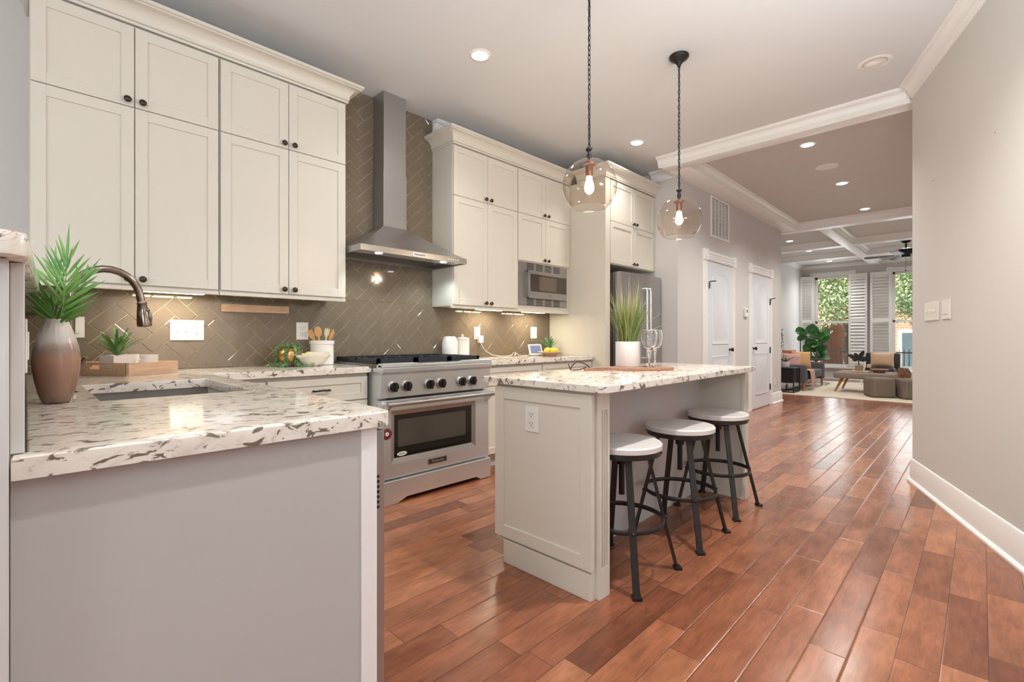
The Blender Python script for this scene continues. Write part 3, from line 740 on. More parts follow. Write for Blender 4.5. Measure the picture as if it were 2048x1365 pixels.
# charger, cord
cg = thing('phone_charger', 'white plug-in charger with a long white cord on the right counter', 'charger', (3.12, YW-.02, 1.09))
MB().box(3.095, 3.15, YW-.055, YW-.0205, 1.055, 1.125, .006).build('plug', M['plastic'], cg)
pts = [(3.125, YW-.04, 1.056), (3.135, YW-.05, 1.02), (3.18, YW-.06, .97), (3.26, YW-.07, .932), (3.36, YW-.08, .9185), (3.45, YW-.09, .9185), (3.50, YW-.10, .93), (3.52, YW-.1, .95), (3.55, YW-.1, .955), (3.565, YW-.1, .935), (3.545, YW-.1, .92), (3.52, YW-.11, .925), (3.56, YW-.1, .945), (3.60, YW-.1, .93), (3.64, YW-.1, .9185), (3.72, YW-.1, .9185), (3.76, YW-.1, .92), (3.79, YW-.1, .945), (3.82, YW-.1, .95)]
MB().tube(pts, .0028, 6).build('cord', M['cord'], cg, 60)

# ---------------------------------------------------------------- range hood
hd = thing('range_hood', 'stainless steel chimney range hood above the range', 'range hood', (2.085, YW, 1.714))
hx0, hx1, hy = 1.612, 2.562, 3.035; HB = YW-.0105
mb = MB()
for q in ((hx0, hx1, hy, hy+.012, 1.714, 1.756), (hx0, hx0+.012, hy+.012, HB, 1.714, 1.756), (hx1-.012, hx1, hy+.012, HB, 1.714, 1.756), (hx0+.012, hx1-.012, HB-.01, HB, 1.714, 1.756)): mb.box(*q)
mb.build('rim', M['steel_hood'], hd)
# sloped canopy, slightly hollow
mb = MB(); cx0, cx1, cy = 1.978, 2.190, 3.355; n = 8; rings = []
for i in range(n+1):
    t = i/n; z = 1.756+.235*(t**1.12); k = t
    xa = hx0+(cx0-hx0)*k; xb = hx1+(cx1-hx1)*k; ya = hy+(cy-hy)*k
    rings.append([mb.v(p) for p in ((xa, ya, z), (xb, ya, z), (xb, HB, z), (xa, HB, z))])
for a, b in zip(rings, rings[1:]):
    for k in range(4): mb.face([a[k], a[(k+1) % 4], b[(k+1) % 4], b[k]])
mb.build('canopy', M['steel_hood'], hd, 20)
MB().box(cx0, cx1, cy, HB, 1.985, 2.42, .002).build('chimney', M['steel_v'], hd)
MB().box(cx0+.004, cx1-.004, cy+.004, HB, 2.42, H-.002, .002).build('chimney', M['steel_v'], hd)
MB().box(hx0+.012, hx1-.012, hy+.012, HB-.01, 1.735, 1.752).build('filter', M['steel_dark'], hd)
mb = MB(); mb.box(hx0+.014, hx1-.014, hy+.013, hy+.17, 1.722, 1.735, .003); mb.build('light_panel', M['steel'], hd)
for x in (1.80, 2.385):
    MB().lathe([(.026, 1.7195), (.026, 1.7225), (.02, 1.7215)], (x, 3.12, 0), 20).build('spotlight', M['led'], hd)
    d = bpy.data.lights.new('hood_light', 'SPOT'); d.energy = 9.5; d.color = (.84, .97, .97); d.spot_size = math.radians(118); d.spot_blend = .6; d.shadow_soft_size = .02
    o = bpy.data.objects.new('hood_light', d); COL.objects.link(o); o.location = (x, 3.12, 1.712); o.parent = None; o.rotation_euler = (.3, 0, 0)
bd = MB().box(2.033, 2.160, hy-.003, hy, 1.719, 1.751, .001).build('badge', M['plate'], hd)
text('lettering', 'KitchenAid', .022, M['dark'], bd, (2.0965, hy-.0035, 1.735), (PI/2, 0, 0))
for i in range(5): MB().lathe([(.0055, 0), (.0055, -.003)], (2.372+.0245*i, hy, 1.736), 12, 'y').build('button', M['white'], hd)

# ---------------------------------------------------------------- range
rg = thing('kitchen_range', 'stainless steel gas range with black knobs below the hood', 'range', (2.11, 3.15, 0))
rx0, rx1 = 1.628, 2.594; RY = 2.80
mb = MB(); mb.box(rx0, rx1, RY+.05, YW-.013, .06, .905)
for x in (rx0+.06, rx1-.06):
    for y in (RY+.1, YW-.08): mb.lathe([(.02, 0), (.02, .06)], (x, y, 0), 12)
mb.build('body', M['steel'], rg)
mb = MB(); mb.prism([(RY+.05, .70), (RY+.004, .706), (RY-.012, .862), (RY-.030, .878), (RY-.034, .905), (RY+.0, .925), (RY+.05, .925)], 'x', rx0, rx1, .002); mb.build('control_panel', M['steel'], rg)
# raised front lip with a dip in the middle
xs = [rx0, rx0+.26, rx0+.31, rx1-.31, rx1-.26, rx1]; zs = [.936, .936, .922, .922, .936, .936]
mb = MB(); poly = [(rx0, .91)]+[(rx1, .91)]+list(zip(xs, zs))[::-1]; mb.prism(poly, 'y', RY-.032, RY+.03, .002); mb.build('front_lip', M['steel'], rg)
MB().box(rx0, rx1, RY+.05, YW-.013, .905, .93, .002).build('cooktop', M['steel_dark'], rg)
for i in range(3):
    a = rx0+.03+i*.303; b = a+.30; mb = MB(); y0, y1 = RY+.085, YW-.04; z0, z1 = .945, .964
    for q in ((a, b, y0, y0+.02, .931, z1), (a, b, y1-.02, y1, .931, z1), (a, a+.02, y0, y1, .931, z1), (b-.02, b, y0, y1, .931, z1), (a, b, (y0+y1)/2-.01, (y0+y1)/2+.01, z0, z1)): mb.box(*q)
    for yc_ in (y0+.15, y1-.15):
        for k in range(6):
            an = k*PI/3; c_ = ((a+b)/2, yc_); mb.bar((c_[0]+.035*math.cos(an), c_[1]+.035*math.sin(an), z1-.004), (c_[0]+.13*math.cos(an), c_[1]+.13*math.sin(an), z1-.006), .011, .012)
    mb.build('grate', M['iron'], rg)
    for yc_ in (y0+.15, y1-.15):
        MB().lathe([(.045, .93), (.045, .938), (.03, .942), (.03, .948), (.0, .949)], ((a+b)/2, yc_, 0), 20, cap1=False).build('burner', M['black'], rg, 40)
for x in (1.716, 1.82, 2.006, 2.111, 2.300, 2.404):
    T = face_negy(RY-.004)
    mb = MB(T); mb.lathe([(.039, 0), (.038, .012), (.034, .016), (.030, .017)], (x, .779, 0), 24); kb = mb.build('knob', M['steel_hood'], rg, 40)
    mb = MB(T); mb.lathe([(.032, .016), (.031, .032), (.028, .036)], (x, .779, 0), 24); mb.box(x-.0085, x+.0085, .779-.031, .779+.031, .03, .05, .003); mb.build('grip', M['black'], kb, 40)
mb = MB(); mb.box(rx0+.05, rx1-.06, RY+.0, RY+.012, .694, .702); mb.build('vent', M['dark'], rg)
dr = MB(); dr.T = face_negy(RY+.05)
dw0, dw1, dz0, dz1 = 1.738, 2.422, .295, .585
dr.box(rx0+.004, dw0-.03, .165, .69, 0, .05, .003); dr.box(dw1+.03, rx1-.004, .165, .69, 0, .05, .003)
dr.box(dw0-.031, dw1+.031, .165, dz0-.03, 0, .05, .003); dr.box(dw0-.031, dw1+.031, dz1+.03, .69, 0, .05, .003)
door = dr.build('oven_door', M['steel'], rg)
mb = MB(face_negy(RY+.05))
def bevframe(mb, u0, u1, v0, v1, o, w0, w1):
    a = [mb.v(p) for p in ((u0-o, v0-o, w1), (u1+o, v0-o, w1), (u1+o, v1+o, w1), (u0-o, v1+o, w1))]; b = [mb.v(p) for p in ((u0, v0, w0), (u1, v0, w0), (u1, v1, w0), (u0, v1, w0))]
    for k in range(4): mb.face([a[k], a[(k+1) % 4], b[(k+1) % 4], b[k]])
bevframe(mb, dw0, dw1, dz0, dz1, .03, .036, .049); mb.build('window_frame', M['steel_v'], door)
MB(face_negy(RY+.05)).box(dw0, dw1, dz0, dz1, .02, .036).build('window', M['blackglass'], door)
mb = MB(face_negy(RY+.05)); mb.box(dw0+.03, dw1-.06, dz0+.07, dz1-.035, .036, .0363); mb.build('inner_pane', mat('dark_grey_glass', (70, 66, 60), .08, spec=.8), door)
mb = MB(); hy_ = RY-.062; mb.tube([(rx0+.02, hy_, .668), (rx1-.012, hy_, .668)], .0155, 14); mb.tube([(rx0+.017, hy_, .668), (rx0+.05, hy_, .668)], .018, 14); mb.tube([(rx1-.045, hy_, .668), (rx1-.01, hy_, .668)], .018, 14)
mb.build('handle', M['steel_v'], door, 40)
for x in (rx0+.035, rx1-.03):
    MB().prism([(RY, .60), (RY, .665), (hy_, .682), (hy_-.004, .655), (RY-.03, .63)], 'x', x-.012, x+.012, .003).build('bracket', M['steel'], door)
bd = MB(face_negy(RY)).box(2.005, 2.168, .205, .243, 0, .006, .002).build('badge', M['steel_dark'], door)
MB(face_negy(RY-.006)).box(2.013, 2.160, .212, .236, 0, .0008).build('badge_plate', M['gunmetal'], bd)
text('lettering', 'KitchenAid', .024, M['steel'], bd, (2.0865, RY-.0072, .2245), (PI/2, 0, 0), .0005)
mb = MB(face_negy(RY+.014)); mb.lathe([(.034, 0), (.034, .0008)], (0, 0, 0), 28)
for v in mb.bm.verts: v.co = Vector((1.80+(v.co.x)*1.15, v.co.y, .317+(v.co.z)*.42))
st = mb.build('sticker', M['white'], door)
mb = MB(face_negy(RY+.0128))
for i in range(6): mb.box(1.778+.0085*i, 1.7825+.0085*i, .312, .3225-.002*(i % 2), 0, .0006)
mb.build('sticker_print', M['black'], st)
mb = MB(face_negy(RY)); mb.lathe([(.037, .0005), (.037, .006), (.033, .008)], (1.672, .470, 0), 28); mg = mb.build('magnet', M['maroon'], door, 40)
MB(face_negy(RY)).lathe([(.013, .008), (.013, .0092)], (1.672, .470, 0), 20).build('magnet_center', M['white'], mg)
MB(face_negy(RY)).lathe([(.004, .0092), (.004, .0096)], (1.672, .470, 0), 10).build('magnet_dot', M['black'], mg)
sx = [rx0, rx0+.012]; sk_ = [(rx0, .0), (rx0+.12, .0), (rx0+.19, .035), (rx1-.15, .035), (rx1-.11, .005), (rx1, .005), (rx1, .155), (rx0, .155)]
MB().prism(sk_, 'y', RY-.022, RY+.04, .004).build('kick_panel', M['steel'], rg)

# ---------------------------------------------------------------- microwave
mw = thing('microwave', 'built-in stainless microwave under the right wall cabinet', 'microwave', (3.76, YF, 1.43))
T = face_negy(YF); mx0, mx1, mz0, mz1 = 3.394, 4.146, 1.431, 1.859
mb = MB(T)
for q in ((mx0, mx1, 1.784, mz1), (mx0, mx1, mz0, 1.498), (mx0, 3.51, 1.498, 1.784), (4.115, mx1, 1.498, 1.784)): mb.box(*q, 0, .016, .001)
fr = mb.build('trim_kit', M['steel_hood'], mw)
mb = MB(T)
for zc in (1.815, 1.462):
    for g_ in range(4):
        for k in range(5): a = 3.50+.138*g_; mb.box(a, a+.105, zc-.028+.0145*k, zc-.021+.0145*k, .016, .0165)
mb.build('vent', M['dark'], fr)
MB().box(3.52, 4.10, YF+.0, YF+.25, 1.503, 1.78).build('oven_box', M['dark'], mw)
md = MB(T).box(3.512, 4.11, 1.50, 1.782, .001, .042, .003).build('door', M['steel_hood'], mw)
MB(T).box(3.528, 4.102, 1.570, 1.744, .042, .0435, .0005).build('window', M['brownglass'], md)
MB(T).box(3.655, 3.935, 1.588, 1.726, .0435, .0438).build('inner_screen', mat('grey_brown_glass', (96, 82, 72), .08, spec=.8), md)
MB(T).lathe([(.009, .042), (.009, .0435)], (3.83, 1.537, 0), 18).build('emblem', M['steel_dark'], md)
MB(T).box(4.06, 4.098, 1.515, 1.552, .042, .0435, .0005).build('button', M['steel_v'], md)
mb = MB(T); mb.tube([(3.492, 1.512, .02), (3.492, 1.512, .05), (3.492, 1.56, .054), (3.492, 1.72, .054), (3.492, 1.772, .05), (3.492, 1.772, .02)], .009, 10); mb.build('handle', M['steel_dark'], md, 40)

# ---------------------------------------------------------------- refrigerator
fg = thing('refrigerator', 'stainless french-door refrigerator behind the grass pot', 'refrigerator', (4.77, 3.1, 0))
MB().box(4.33, 5.225, 2.775, YW-.02, .02, 1.79, .004).build('body', M['steel_dark'], fg)
def fdoor(x0, x1, z0, z1, name):
    mb = MB(); n = 8; prof = [(x0, 2.768)]
    for i in range(n+1):
        x = x0+(x1-x0)*i/n; t = ((x-4.785)/.45); prof.append((x, 2.672-.028*(1-t*t)))
    prof.append((x1, 2.768)); mb.prism(prof, 'z', z0, z1, .002); return mb.build(name, M['steel_v'], fg, 25)
d1 = fdoor(4.345, 4.782, .72, 1.80, 'door'); d2 = fdoor(4.788, 5.222, .72, 1.80, 'door'); d3 = fdoor(4.345, 5.222, .06, .71, 'freezer_drawer')
for d_, x in ((d1, 4.745), (d2, 4.825)):
    mb = MB(); mb.tube([(x, 2.65, 1.64), (x, 2.592, 1.64), (x, 2.588, 1.60), (x, 2.588, .92), (x, 2.592, .88), (x, 2.65, .88)], .012, 10); mb.build('handle', M['steel'], d_, 40)
mb = MB(); mb.tube([(4.45, 2.65, .64), (4.45, 2.59, .64), (5.12, 2.59, .64), (5.12, 2.65, .64)], .012, 10); mb.build('handle', M['steel'], d3, 40)

# ---------------------------------------------------------------- under-cabinet lights, recessed lights
def ucl(label, x0, x1, y=3.37):
    o = thing('under_cabinet_light', label, 'light', ((x0+x1)/2, y, 1.37), 0, 'under-cabinet strip lights')
    MB().box(x0-.01, x1+.01, y-.03, y+.03, 1.372, 1.3835, .002).build('housing', M['white'], o)
    MB().box(x0, x1, y-.024, y+.024, 1.3675, 1.3718, .001).build('lens', M['strip'], o)
    a = area('strip_light', ((x0+x1)/2, y, 1.364), ((x0+x1)/2, y+.05, .5), x1-x0, .05, 2.5, (1, .88, .66)); return o
ucl('lit strip light under the left wall cabinet, behind the faucet', .46, .76)
ucl('lit strip light under the cabinet right of the range', 2.97, 3.28)
ucl('lit strip light under the microwave cabinet', 3.60, 3.92)
def recessed(label, x, y, z=H, on=True, r=.066, e=30, spot=True, group='recessed ceiling lights'):
    o = thing('recessed_light', label, 'ceiling light', (x, y, z), 0, group)
    MB().lathe([(r*.82, -.001), (r*.86, -.006), (r*1.12, -.005), (r*1.2, -.001)], (x, y, z), 32).build('trim_ring', M['white'], o, 40)
    MB().lathe([(r*.84, -.0075), (r*.5, -.012), (.002, -.014)], (x, y, z), 32).build('lens', M['lamp'] if on else M['lampoff'], o, 40)
    if on and spot:
        d = bpy.data.lights.new('downlight', 'SPOT'); d.energy = e; d.color = (1, .97, .92); d.spot_size = math.radians(140); d.spot_blend = .8; d.shadow_soft_size = .06
        l = bpy.data.objects.new('downlight', d); COL.objects.link(l); l.location = (x, y, z-.03)
    return o
recessed('lit recessed ceiling light nearest the range hood', 2.2, 2.465, e=40)
recessed('lit recessed ceiling light in front of the refrigerator cabinet', 4.285, 2.45, e=40)
of = recessed('unlit eyeball ceiling light near the angled right wall', 4.221, .532, on=False, r=.085)
MB().sphere((4.225, .545, H-.008), .05, .05, .016).build('eyeball', M['lampoff'], of, 60)
recessed('lit recessed ceiling light beyond the header, nearest of the hall three', 5.536, 1.245, e=140)
recessed('lit recessed ceiling light in the middle of the hall ceiling, behind the speaker', 7.229, 1.246, e=140)
recessed('lit recessed ceiling light farthest down the hall, before the coffered ceiling', 8.913, 1.245, e=140)
recessed('lit recessed ceiling light in the first coffer at left of the living room', 10.83, 2.75, e=55)
recessed('small lit recessed light in the second coffer of the living room', 12.35, 2.75, e=55)
recessed('small lit recessed light in the last coffer before the windows', 14.38, 2.75, e=55)
for x, y, e_ in ((2.2, .5, 150), (.2, .5, 40), (.2, -1.9, 12), (2.2, -1.9, 12), (-1.8, .5, 40), (-1.6, 2.4, 40), (10.83, .5, 70), (14.38, .5, 70), (12.4, 1.05, 50)):                # out of frame: more kitchen lights, and spots added to brighten the living room
    d = bpy.data.lights.new('downlight', 'SPOT'); d.energy = e_; d.color = (1, .97, .92); d.spot_size = math.radians(140); d.spot_blend = .8; d.shadow_soft_size = .045
    l = bpy.data.objects.new('downlight', d); COL.objects.link(l); l.location = (x, y, H-.03)
sp = tag(MB().lathe([(.115, -.001), (.113, -.006), (.10, -.008), (.002, -.008)], (6.408, 1.247, H), 40).build('ceiling_speaker', M['whitemat'], None, 40), 'flat white round speaker grille in the hall ceiling', 'speaker')

# ---------------------------------------------------------------- pendants
def pendant(label, x, y, zc, r):
    o = thing('pendant_light', label, 'pendant light', (x, y, H), 0, 'glass globe pendants over the island')
    zt = zc+r*.985
    MB().lathe([(.065, -.001), (.065, -.012), (.058, -.022), (.03, -.04), (.014, -.062), (.01, -.075)], (x, y, H), 28).build('canopy', M['black'], o, 40)
    mb = MB(); z = H-.075; n = int((H-.075-(zt+.06))/.026); st_ = (H-.075-(zt+.058))/n
    for i in range(n):
        zc_ = H-.075-st_*(i+.5); pts = []
        for k in range(12):
            a = 2*PI*k/12; u_ = .0068*math.cos(a); v_ = (st_*.5+.004)*math.sin(a)
            pts.append((x+(u_ if i % 2 else 0), y+(0 if i % 2 else u_), zc_+v_))
        mb.tube(pts, .0022, 5, True)
    mb.tube([(x+.004, y, H-.07), (x-.004, y+.003, (H+zt)/2), (x+.002, y-.002, zt+.05)], .0022, 5)
    mb.build('chain', M['black'], o, 60)
    MB().lathe([(.008, .062), (.018, .058), (.018, .05), (.010, .042), (.010, .03), (.013, .026), (.011, -.004)], (x, y, zt), 20).build('cap', M['black'], o, 40)
    prof = []
    for i in range(25):
        th = PI*(.03+ (.775-.03)*i/24); prof.append((r*math.sin(th), r*math.cos(th)*1.0))
    gl = MB().lathe(prof, (x, y, zc), 48, cap0=False, cap1=False).build('globe', M['globe'], o, 80)
    rim = prof[-1]; mb = MB(); mb.tube([(x+rim[0]*math.cos(2*PI*k/40), y+rim[0]*math.sin(2*PI*k/40), zc+rim[1]) for k in range(40)], .0022, 6, True); mb.build('rim', M['globe'], gl, 60)
    MB().lathe([(.010, zt-.004), (.010, zt-.018), (.036, zt-.022), (.037, zt-.03), (.02, zt-.036), (.0185, zt-.085), (.016, zt-.09)], (x, y, 0), 24).build('socket', M['bulbmetal'], o, 40)
    zb = zt-.09
    MB().lathe([(.012, zb), (.015, zb-.015), (.022, zb-.04), (.026, zb-.06), (.022, zb-.08), (.01, zb-.092), (.002, zb-.095)], (x, y, 0), 20).build('bulb', M['bulb'], o, 60)
    d = bpy.data.lights.new('bulb_light', 'POINT'); d.energy = 13; d.color = (1, .86, .68); d.shadow_soft_size = .03
    l = bpy.data.objects.new('bulb_light', d); COL.objects.link(l); l.location = (x, y, zb-.125)
pendant('clear glass globe pendant nearer the camera, in front of the wall cabinets', 2.108, 1.489, 1.915, .146)
pendant('glass globe pendant farther back, in front of the grey hall corner', 3.173, 1.489, 1.924, .152)

# ---------------------------------------------------------------- stools
def stool(label, x, y, rz):
    o = thing('bar_stool', label, 'stool', (x, y, 0), rz, 'round-seated metal bar stools at the island')
    MB().lathe([(.178, .585), (.186, .589), (.187, .610), (.180, .617), (.002, .617)], (0, 0, 0), 48).build('seat', M['seat'], o, 40, True)
    mb = MB(); mb.lathe([(.172, .562), (.180, .562), (.180, .5845), (.10, .5845), (.002, .5845)], (0, 0, 0), 48, cap0=False)
    mb.box(-.17, .17, -.018, .018, .570, .5845); mb.box(-.018, .018, -.17, .17, .570, .5845); mb.build('seat_ring', M['gunmetal'], o, 30, True)
    for k in range(8):
        a = 2*PI*(k+.5)/8; MB().sphere((.18*math.cos(a), .18*math.sin(a), .573), .006).build('bolt', M['gunmetal'], o, 60, True) if k % 2 == 0 else None
    mb = MB(); mb.lathe([(.014, .36), (.014, .57)], (0, 0, 0), 14); mb.lathe([(.024, .505), (.024, .545)], (0, 0, 0), 16); mb.build('screw', M['black'], o, 40, True)
    mb = MB()
    for k in range(4):
        a = PI/4+k*PI/2; c, s_ = math.cos(a), math.sin(a); mb.bar((.0, 0, .548), (c*.128, s_*.128, .548), .034, .008, (-s_, c, 0))
    mb.build('top_bracket', M['gunmetal'], o, 30, True)
    for k in range(4):
        a = PI/4+k*PI/2; c, s_ = math.cos(a), math.sin(a); mb = MB()
        mb.bar((c*.124, s_*.124, .550), (c*.262, s_*.262, .012), .030, .010, (-s_, c, 0))
        lg = mb.build('leg', M['gunmetal'], o, 30, True)
        mb = MB(Matrix.Rotation(a, 4, 'Z')); mb.box(.25, .285, -.02, .02, 0, .014, .002); mb.build('foot', M['black'], lg, 30, True)
        t_ = .27; rr = .124+(.262-.124)*(.55-.25)/.538
        MB().sphere((c*(rr+.007), s_*(rr+.007), .25), .009).build('bolt', M['gunmetal'], lg, 60, True)
    mb = MB(); mb.tube([(.194*math.cos(2*PI*k/48), .194*math.sin(2*PI*k/48), .25) for k in range(48)], .012, 8, True); 
    for v in mb.bm.verts:
        r_ = math.hypot(v.co.x, v.co.y); k_ = (.194+(r_-.194)*.35)/r_; v.co.x *= k_; v.co.y *= k_
    mb.build('foot_ring', M['gunmetal'], o, 50, True)
    return o
s0 = stool('round grey-topped metal stool nearest the camera, beside the fluted post', 2.0, 1.225, 0)
dup(s0, (2.60, 1.215, 0), 'round grey-topped metal stool in the middle of the three', rz=.03)
dup(s0, (3.20, 1.235, 0), 'round grey-topped metal stool at the far end of the island', rz=-.02)

# ---------------------------------------------------------------- things on the left counter
CZ = CT1+.0005
vs = thing('ceramic_vase', 'tall rounded vase glazed white over copper brown, holding palm leaves', 'vase', (.066, 1.965, CZ))
prof = [(r_*.77, z_) for r_, z_ in ((.036, 0), (.042, .003), (.053, .03), (.064, .075), (.070, .11), (.0705, .13), (.066, .165), (.055, .20), (.041, .23), (.037, .242), (.036, .25), (.032, .25), (.032, .235), (.045, .2), (.002, .18))]
MB().lathe(prof, (.066, 1.965, CZ), 48, cap1=False).build('body', vase_material(0, .25), vs, 60)
VR = Vector((math.sin(A), -math.cos(A), 0)); VF = Vector((math.cos(A), math.sin(A), 0))
def frond(label, tip, bend, ll, n, dep, r=7, start=.3):
    """a palm frond: stem curving from the vase mouth, leaflets both sides"""
    rr = random.Random(r); b = Vector((.066, 1.965, CZ+.19)); pts = []
    for i in range(15):
        t = i/14; p = b+VR*(tip[0]*t+bend*math.sin(PI*t)*.0+bend*t*t)+Vector((0, 0, tip[1]*t))+VF*(dep*t*t)
        pts.append(p)
    o = thing('palm_leaf', label, 'leaf', tuple(b), 0, 'palm leaves in the vase')
    MB().tube(pts, [.0022-.0014*i/14 for i in range(15)], 6).build('stem', M['palm'], o, 60)
    mb = MB()
    for k in range(n):
        t = start+(1-start)*(k/(n-1)); i = min(13, int(t*14)); p = pts[i].lerp(pts[i+1], t*14-i); d = (pts[i+1]-pts[i]).normalized()
        side = (VR*d.z-Vector((0, 0, 1))*d.dot(VR)).normalized()
        ang = math.radians(60-36*t); L = ll*(1-.45*abs(t-.45)/.55)*rr.uniform(.85, 1.1)
        for sg in (1, -1):
            dir_ = (d*math.cos(ang)+side*sg*math.sin(ang)+VF*rr.uniform(-.35, .1)).normalized()
            q = [p+dir_*L*s-Vector((0, 0, .10*L*s*s*(1 if sg else 1)))*abs(dir_.dot(VR)) for s in (0, .15, .4, .7, 1)]
            mb.blade(q, [.0012, .0040, .0052, .0036, .0003], side=dir_.cross(VF), fold=.25)
    dir_ = (pts[-1]-pts[-2]).normalized(); q = [pts[-1]+dir_*ll*.7*s for s in (0, .3, .6, 1)]; mb.blade(q, [.001, .005, .004, .0003], side=VR, fold=.2)
    mb.build('leaflets', M['palm'], o)
    return o
frond('largest palm leaf leaning right out of the vase', (.05, .225), .0, .165, 10, -.02, 3, .2)
frond('palm leaf leaning left out of the vase', (.0, .205), -.03, .13, 8, .03, 5, .25)
frond('short low palm leaf spreading over the vase mouth', (.010, .11), .014, .12, 6, -.05, 9, .35)
frond('palm leaf at the back, rising toward the cabinet door', (.02, .19), .01, .12, 7, .06, 13, .3)

fa = thing('faucet', 'brushed dark nickel gooseneck faucet arching over the sink', 'faucet', (.105, 2.30, CZ))
MB().lathe([(.030, 0), (.030, .006), (.022, .012), (.017, .03), (.0155, .05)], (.105, 2.30, CZ), 24).build('base', M['nickel'], fa, 40)
pts = [(.108, 2.30, CZ+.03), (.112, 2.30, 1.10), (.114, 2.30, 1.25)]
for i in range(1, 13):
    th = PI-(PI*.93)*i/12; pts.append((.212+.098*math.cos(th), 2.30, 1.255+.107*math.sin(th)))
pts.append((.314, 2.30, 1.243))
MB().tube(pts, .0135, 16).build('spout', M['nickel'], fa, 60)
mb = MB(Matrix.Translation((.3145, 2.30, 1.243)) @ Matrix.Rotation(-.1, 4, 'Y'))
mb.lathe([(.0145, .004), (.0165, 0), (.0165, -.004), (.0150, -.008), (.020, -.04), (.0235, -.075), (.0235, -.09), (.019, -.093), (.002, -.092)], (0, 0, 0), 24); hd_ = mb.build('spray_head', M['nickel'], fa, 50)
mb = MB(Matrix.Translation((.3145, 2.30, 1.243)) @ Matrix.Rotation(-.1, 4, 'Y')); mb.sphere((.014, -.012, -.03), .007, .007, .008); mb.sphere((.018, -.014, -.058), .007, .007, .018); mb.build('buttons', M['steel_dark'], hd_, 60)
MB().tube([(.118, 2.30, 1.0), (.135, 2.262, 1.01), (.15, 2.225, 1.04)], [.009, .008, .0065], 10).build('lever', M['nickel'], fa, 60)

# tray with its fern pot and mugs
TC = Vector((.355, 3.04, 0)); ta = math.radians(28); TM = Matrix.Translation((TC.x, TC.y, CZ)) @ Matrix.Rotation(ta, 4, 'Z')
tr = thing('serving_tray', 'rectangular light wooden tray with cutout handle behind the faucet', 'tray', (TC.x, TC.y, CZ), ta)
mb = MB(); L1, L2, hh_, tk = .27, .36, .066, .011
mb.box(0, L1, 0, L2, 0, .008); mb.box(0, L1, 0, tk, .006, hh_, .001); mb.box(0, L1, L2-tk, L2, .006, hh_, .001); mb.box(L1-tk, L1, tk, L2-tk, .006, hh_, .001)
mb.build('tray_body', M['oak'], tr, None, True)
mb = MB(); n = 8; ya, yb, zc_, rz_ = .11, .25, .042, .011
out = [(0, .006), (L2, .006), (L2, hh_), (0, hh_)]
hole = [(yb+rz_*math.cos(a), zc_+rz_*math.sin(a)) for a in [-PI/2+PI*i/8 for i in range(9)]]+[(ya+rz_*math.cos(a), zc_+rz_*math.sin(a)) for a in [PI/2+PI*i/8 for i in range(9)]]
mb.slab(out, [hole], 0, tk)
for v in mb.bm.verts: v.co = Vector((v.co.z, v.co.x, v.co.y))
mb.build('handle_side', M['oak'], tr, None, True)
TZ = CZ+.0085
def onto_tray(a, b): p = TM @ Vector((a, b, 0)); return p.x, p.y
px_, py_ = onto_tray(.085, .19)
pf = thing('potted_fern', 'small fern in a square white pot on the wooden tray', 'plant', (px_, py_, TZ), ta)
mb = MB()
for q in ((-.052, .052, -.052, -.044, 0, .092), (-.052, .052, .044, .052, 0, .092), (-.052, -.044, -.044, .044, 0, .092), (.044, .052, -.044, .044, 0, .092), (-.044, .044, -.044, .044, 0, .082)): mb.box(*q)
mb.build('pot', M['whitemat'], pf, None, True)
def fern_mesh(mb, h, n, spread, seed, base=.06, leaf=.016):
    rr = random.Random(seed)
    for i in range(n):
        a = 2*PI*i/n+rr.uniform(-.3, .3); sp = spread*rr.uniform(.3, 1); hh = h*rr.uniform(.6, 1)*(1.1-.35*sp/spread); d = Vector((math.cos(a), math.sin(a), 0)); sdv = Vector((-d.y, d.x, 0))
        P = [Vector((0, 0, base))+d*(sp*(t**1.2))+Vector((0, 0, hh*(t-.28*t*t))) for t in [k/9 for k in range(10)]] if False else [Vector((0, 0, base))+d*(sp*((k/16)**1.2))+Vector((0, 0, hh*(k/16-.28*(k/16)**2))) for k in range(17)]
        for k in range(2, 16):
            L = leaf*(1-.8*abs(k/16-.35))
            t = (P[k+1]-P[k]).normalized()
            for sg in (-1, 1):
                for off in (0, .5):
                    p = P[k].lerp(P[k+1], off); q = [p, p+(sdv*sg*.8+t*.6)*L*.5, p+(sdv*sg*.8+t*.6)*L]
                    mb.blade(q, [.0009, .0019, .0004], side=t)
        mb.tube(P, .0009, 4)
    return mb
fern_mesh(MB(), .235, 46, .12, 4, .08, .0125).build('foliage', M['fern'], pf, None, True)
def mug(label, x, y, rz):
    o = thing('mug', label, 'mug', (x, y, TZ), rz, 'white mugs on the tray')
    MB().lathe([(.036, 0), (.041, .004), (.042, .092), (.039, .092), (.038, .008), (.002, .006)], (0, 0, 0), 32, cap1=False).build('cup', M['white'], o, 50, True)
    mb = MB(); mb.tube([(.040, 0, .066), (.058, 0, .064), (.066, 0, .048), (.060, 0, .028), (.041, 0, .018)], .0055, 8); mb.build('handle', M['white'], o, 60, True); return o
a_, b_ = onto_tray(.195, .115); mug('white mug on the tray, nearer the camera and beside the fern pot', a_, b_, math.radians(200))
a_, b_ = onto_tray(.195, .255); mug('white mug on the tray, standing at the back against the tile', a_, b_, math.radians(190))
tag(MB().box(.892, 1.312, YW-.032, YW-.0105, 1.277, 1.327, .002).build('knife_rack', M['knifebar']), 'pale wooden magnetic knife bar mounted under the left wall cabinet', 'knife bar')

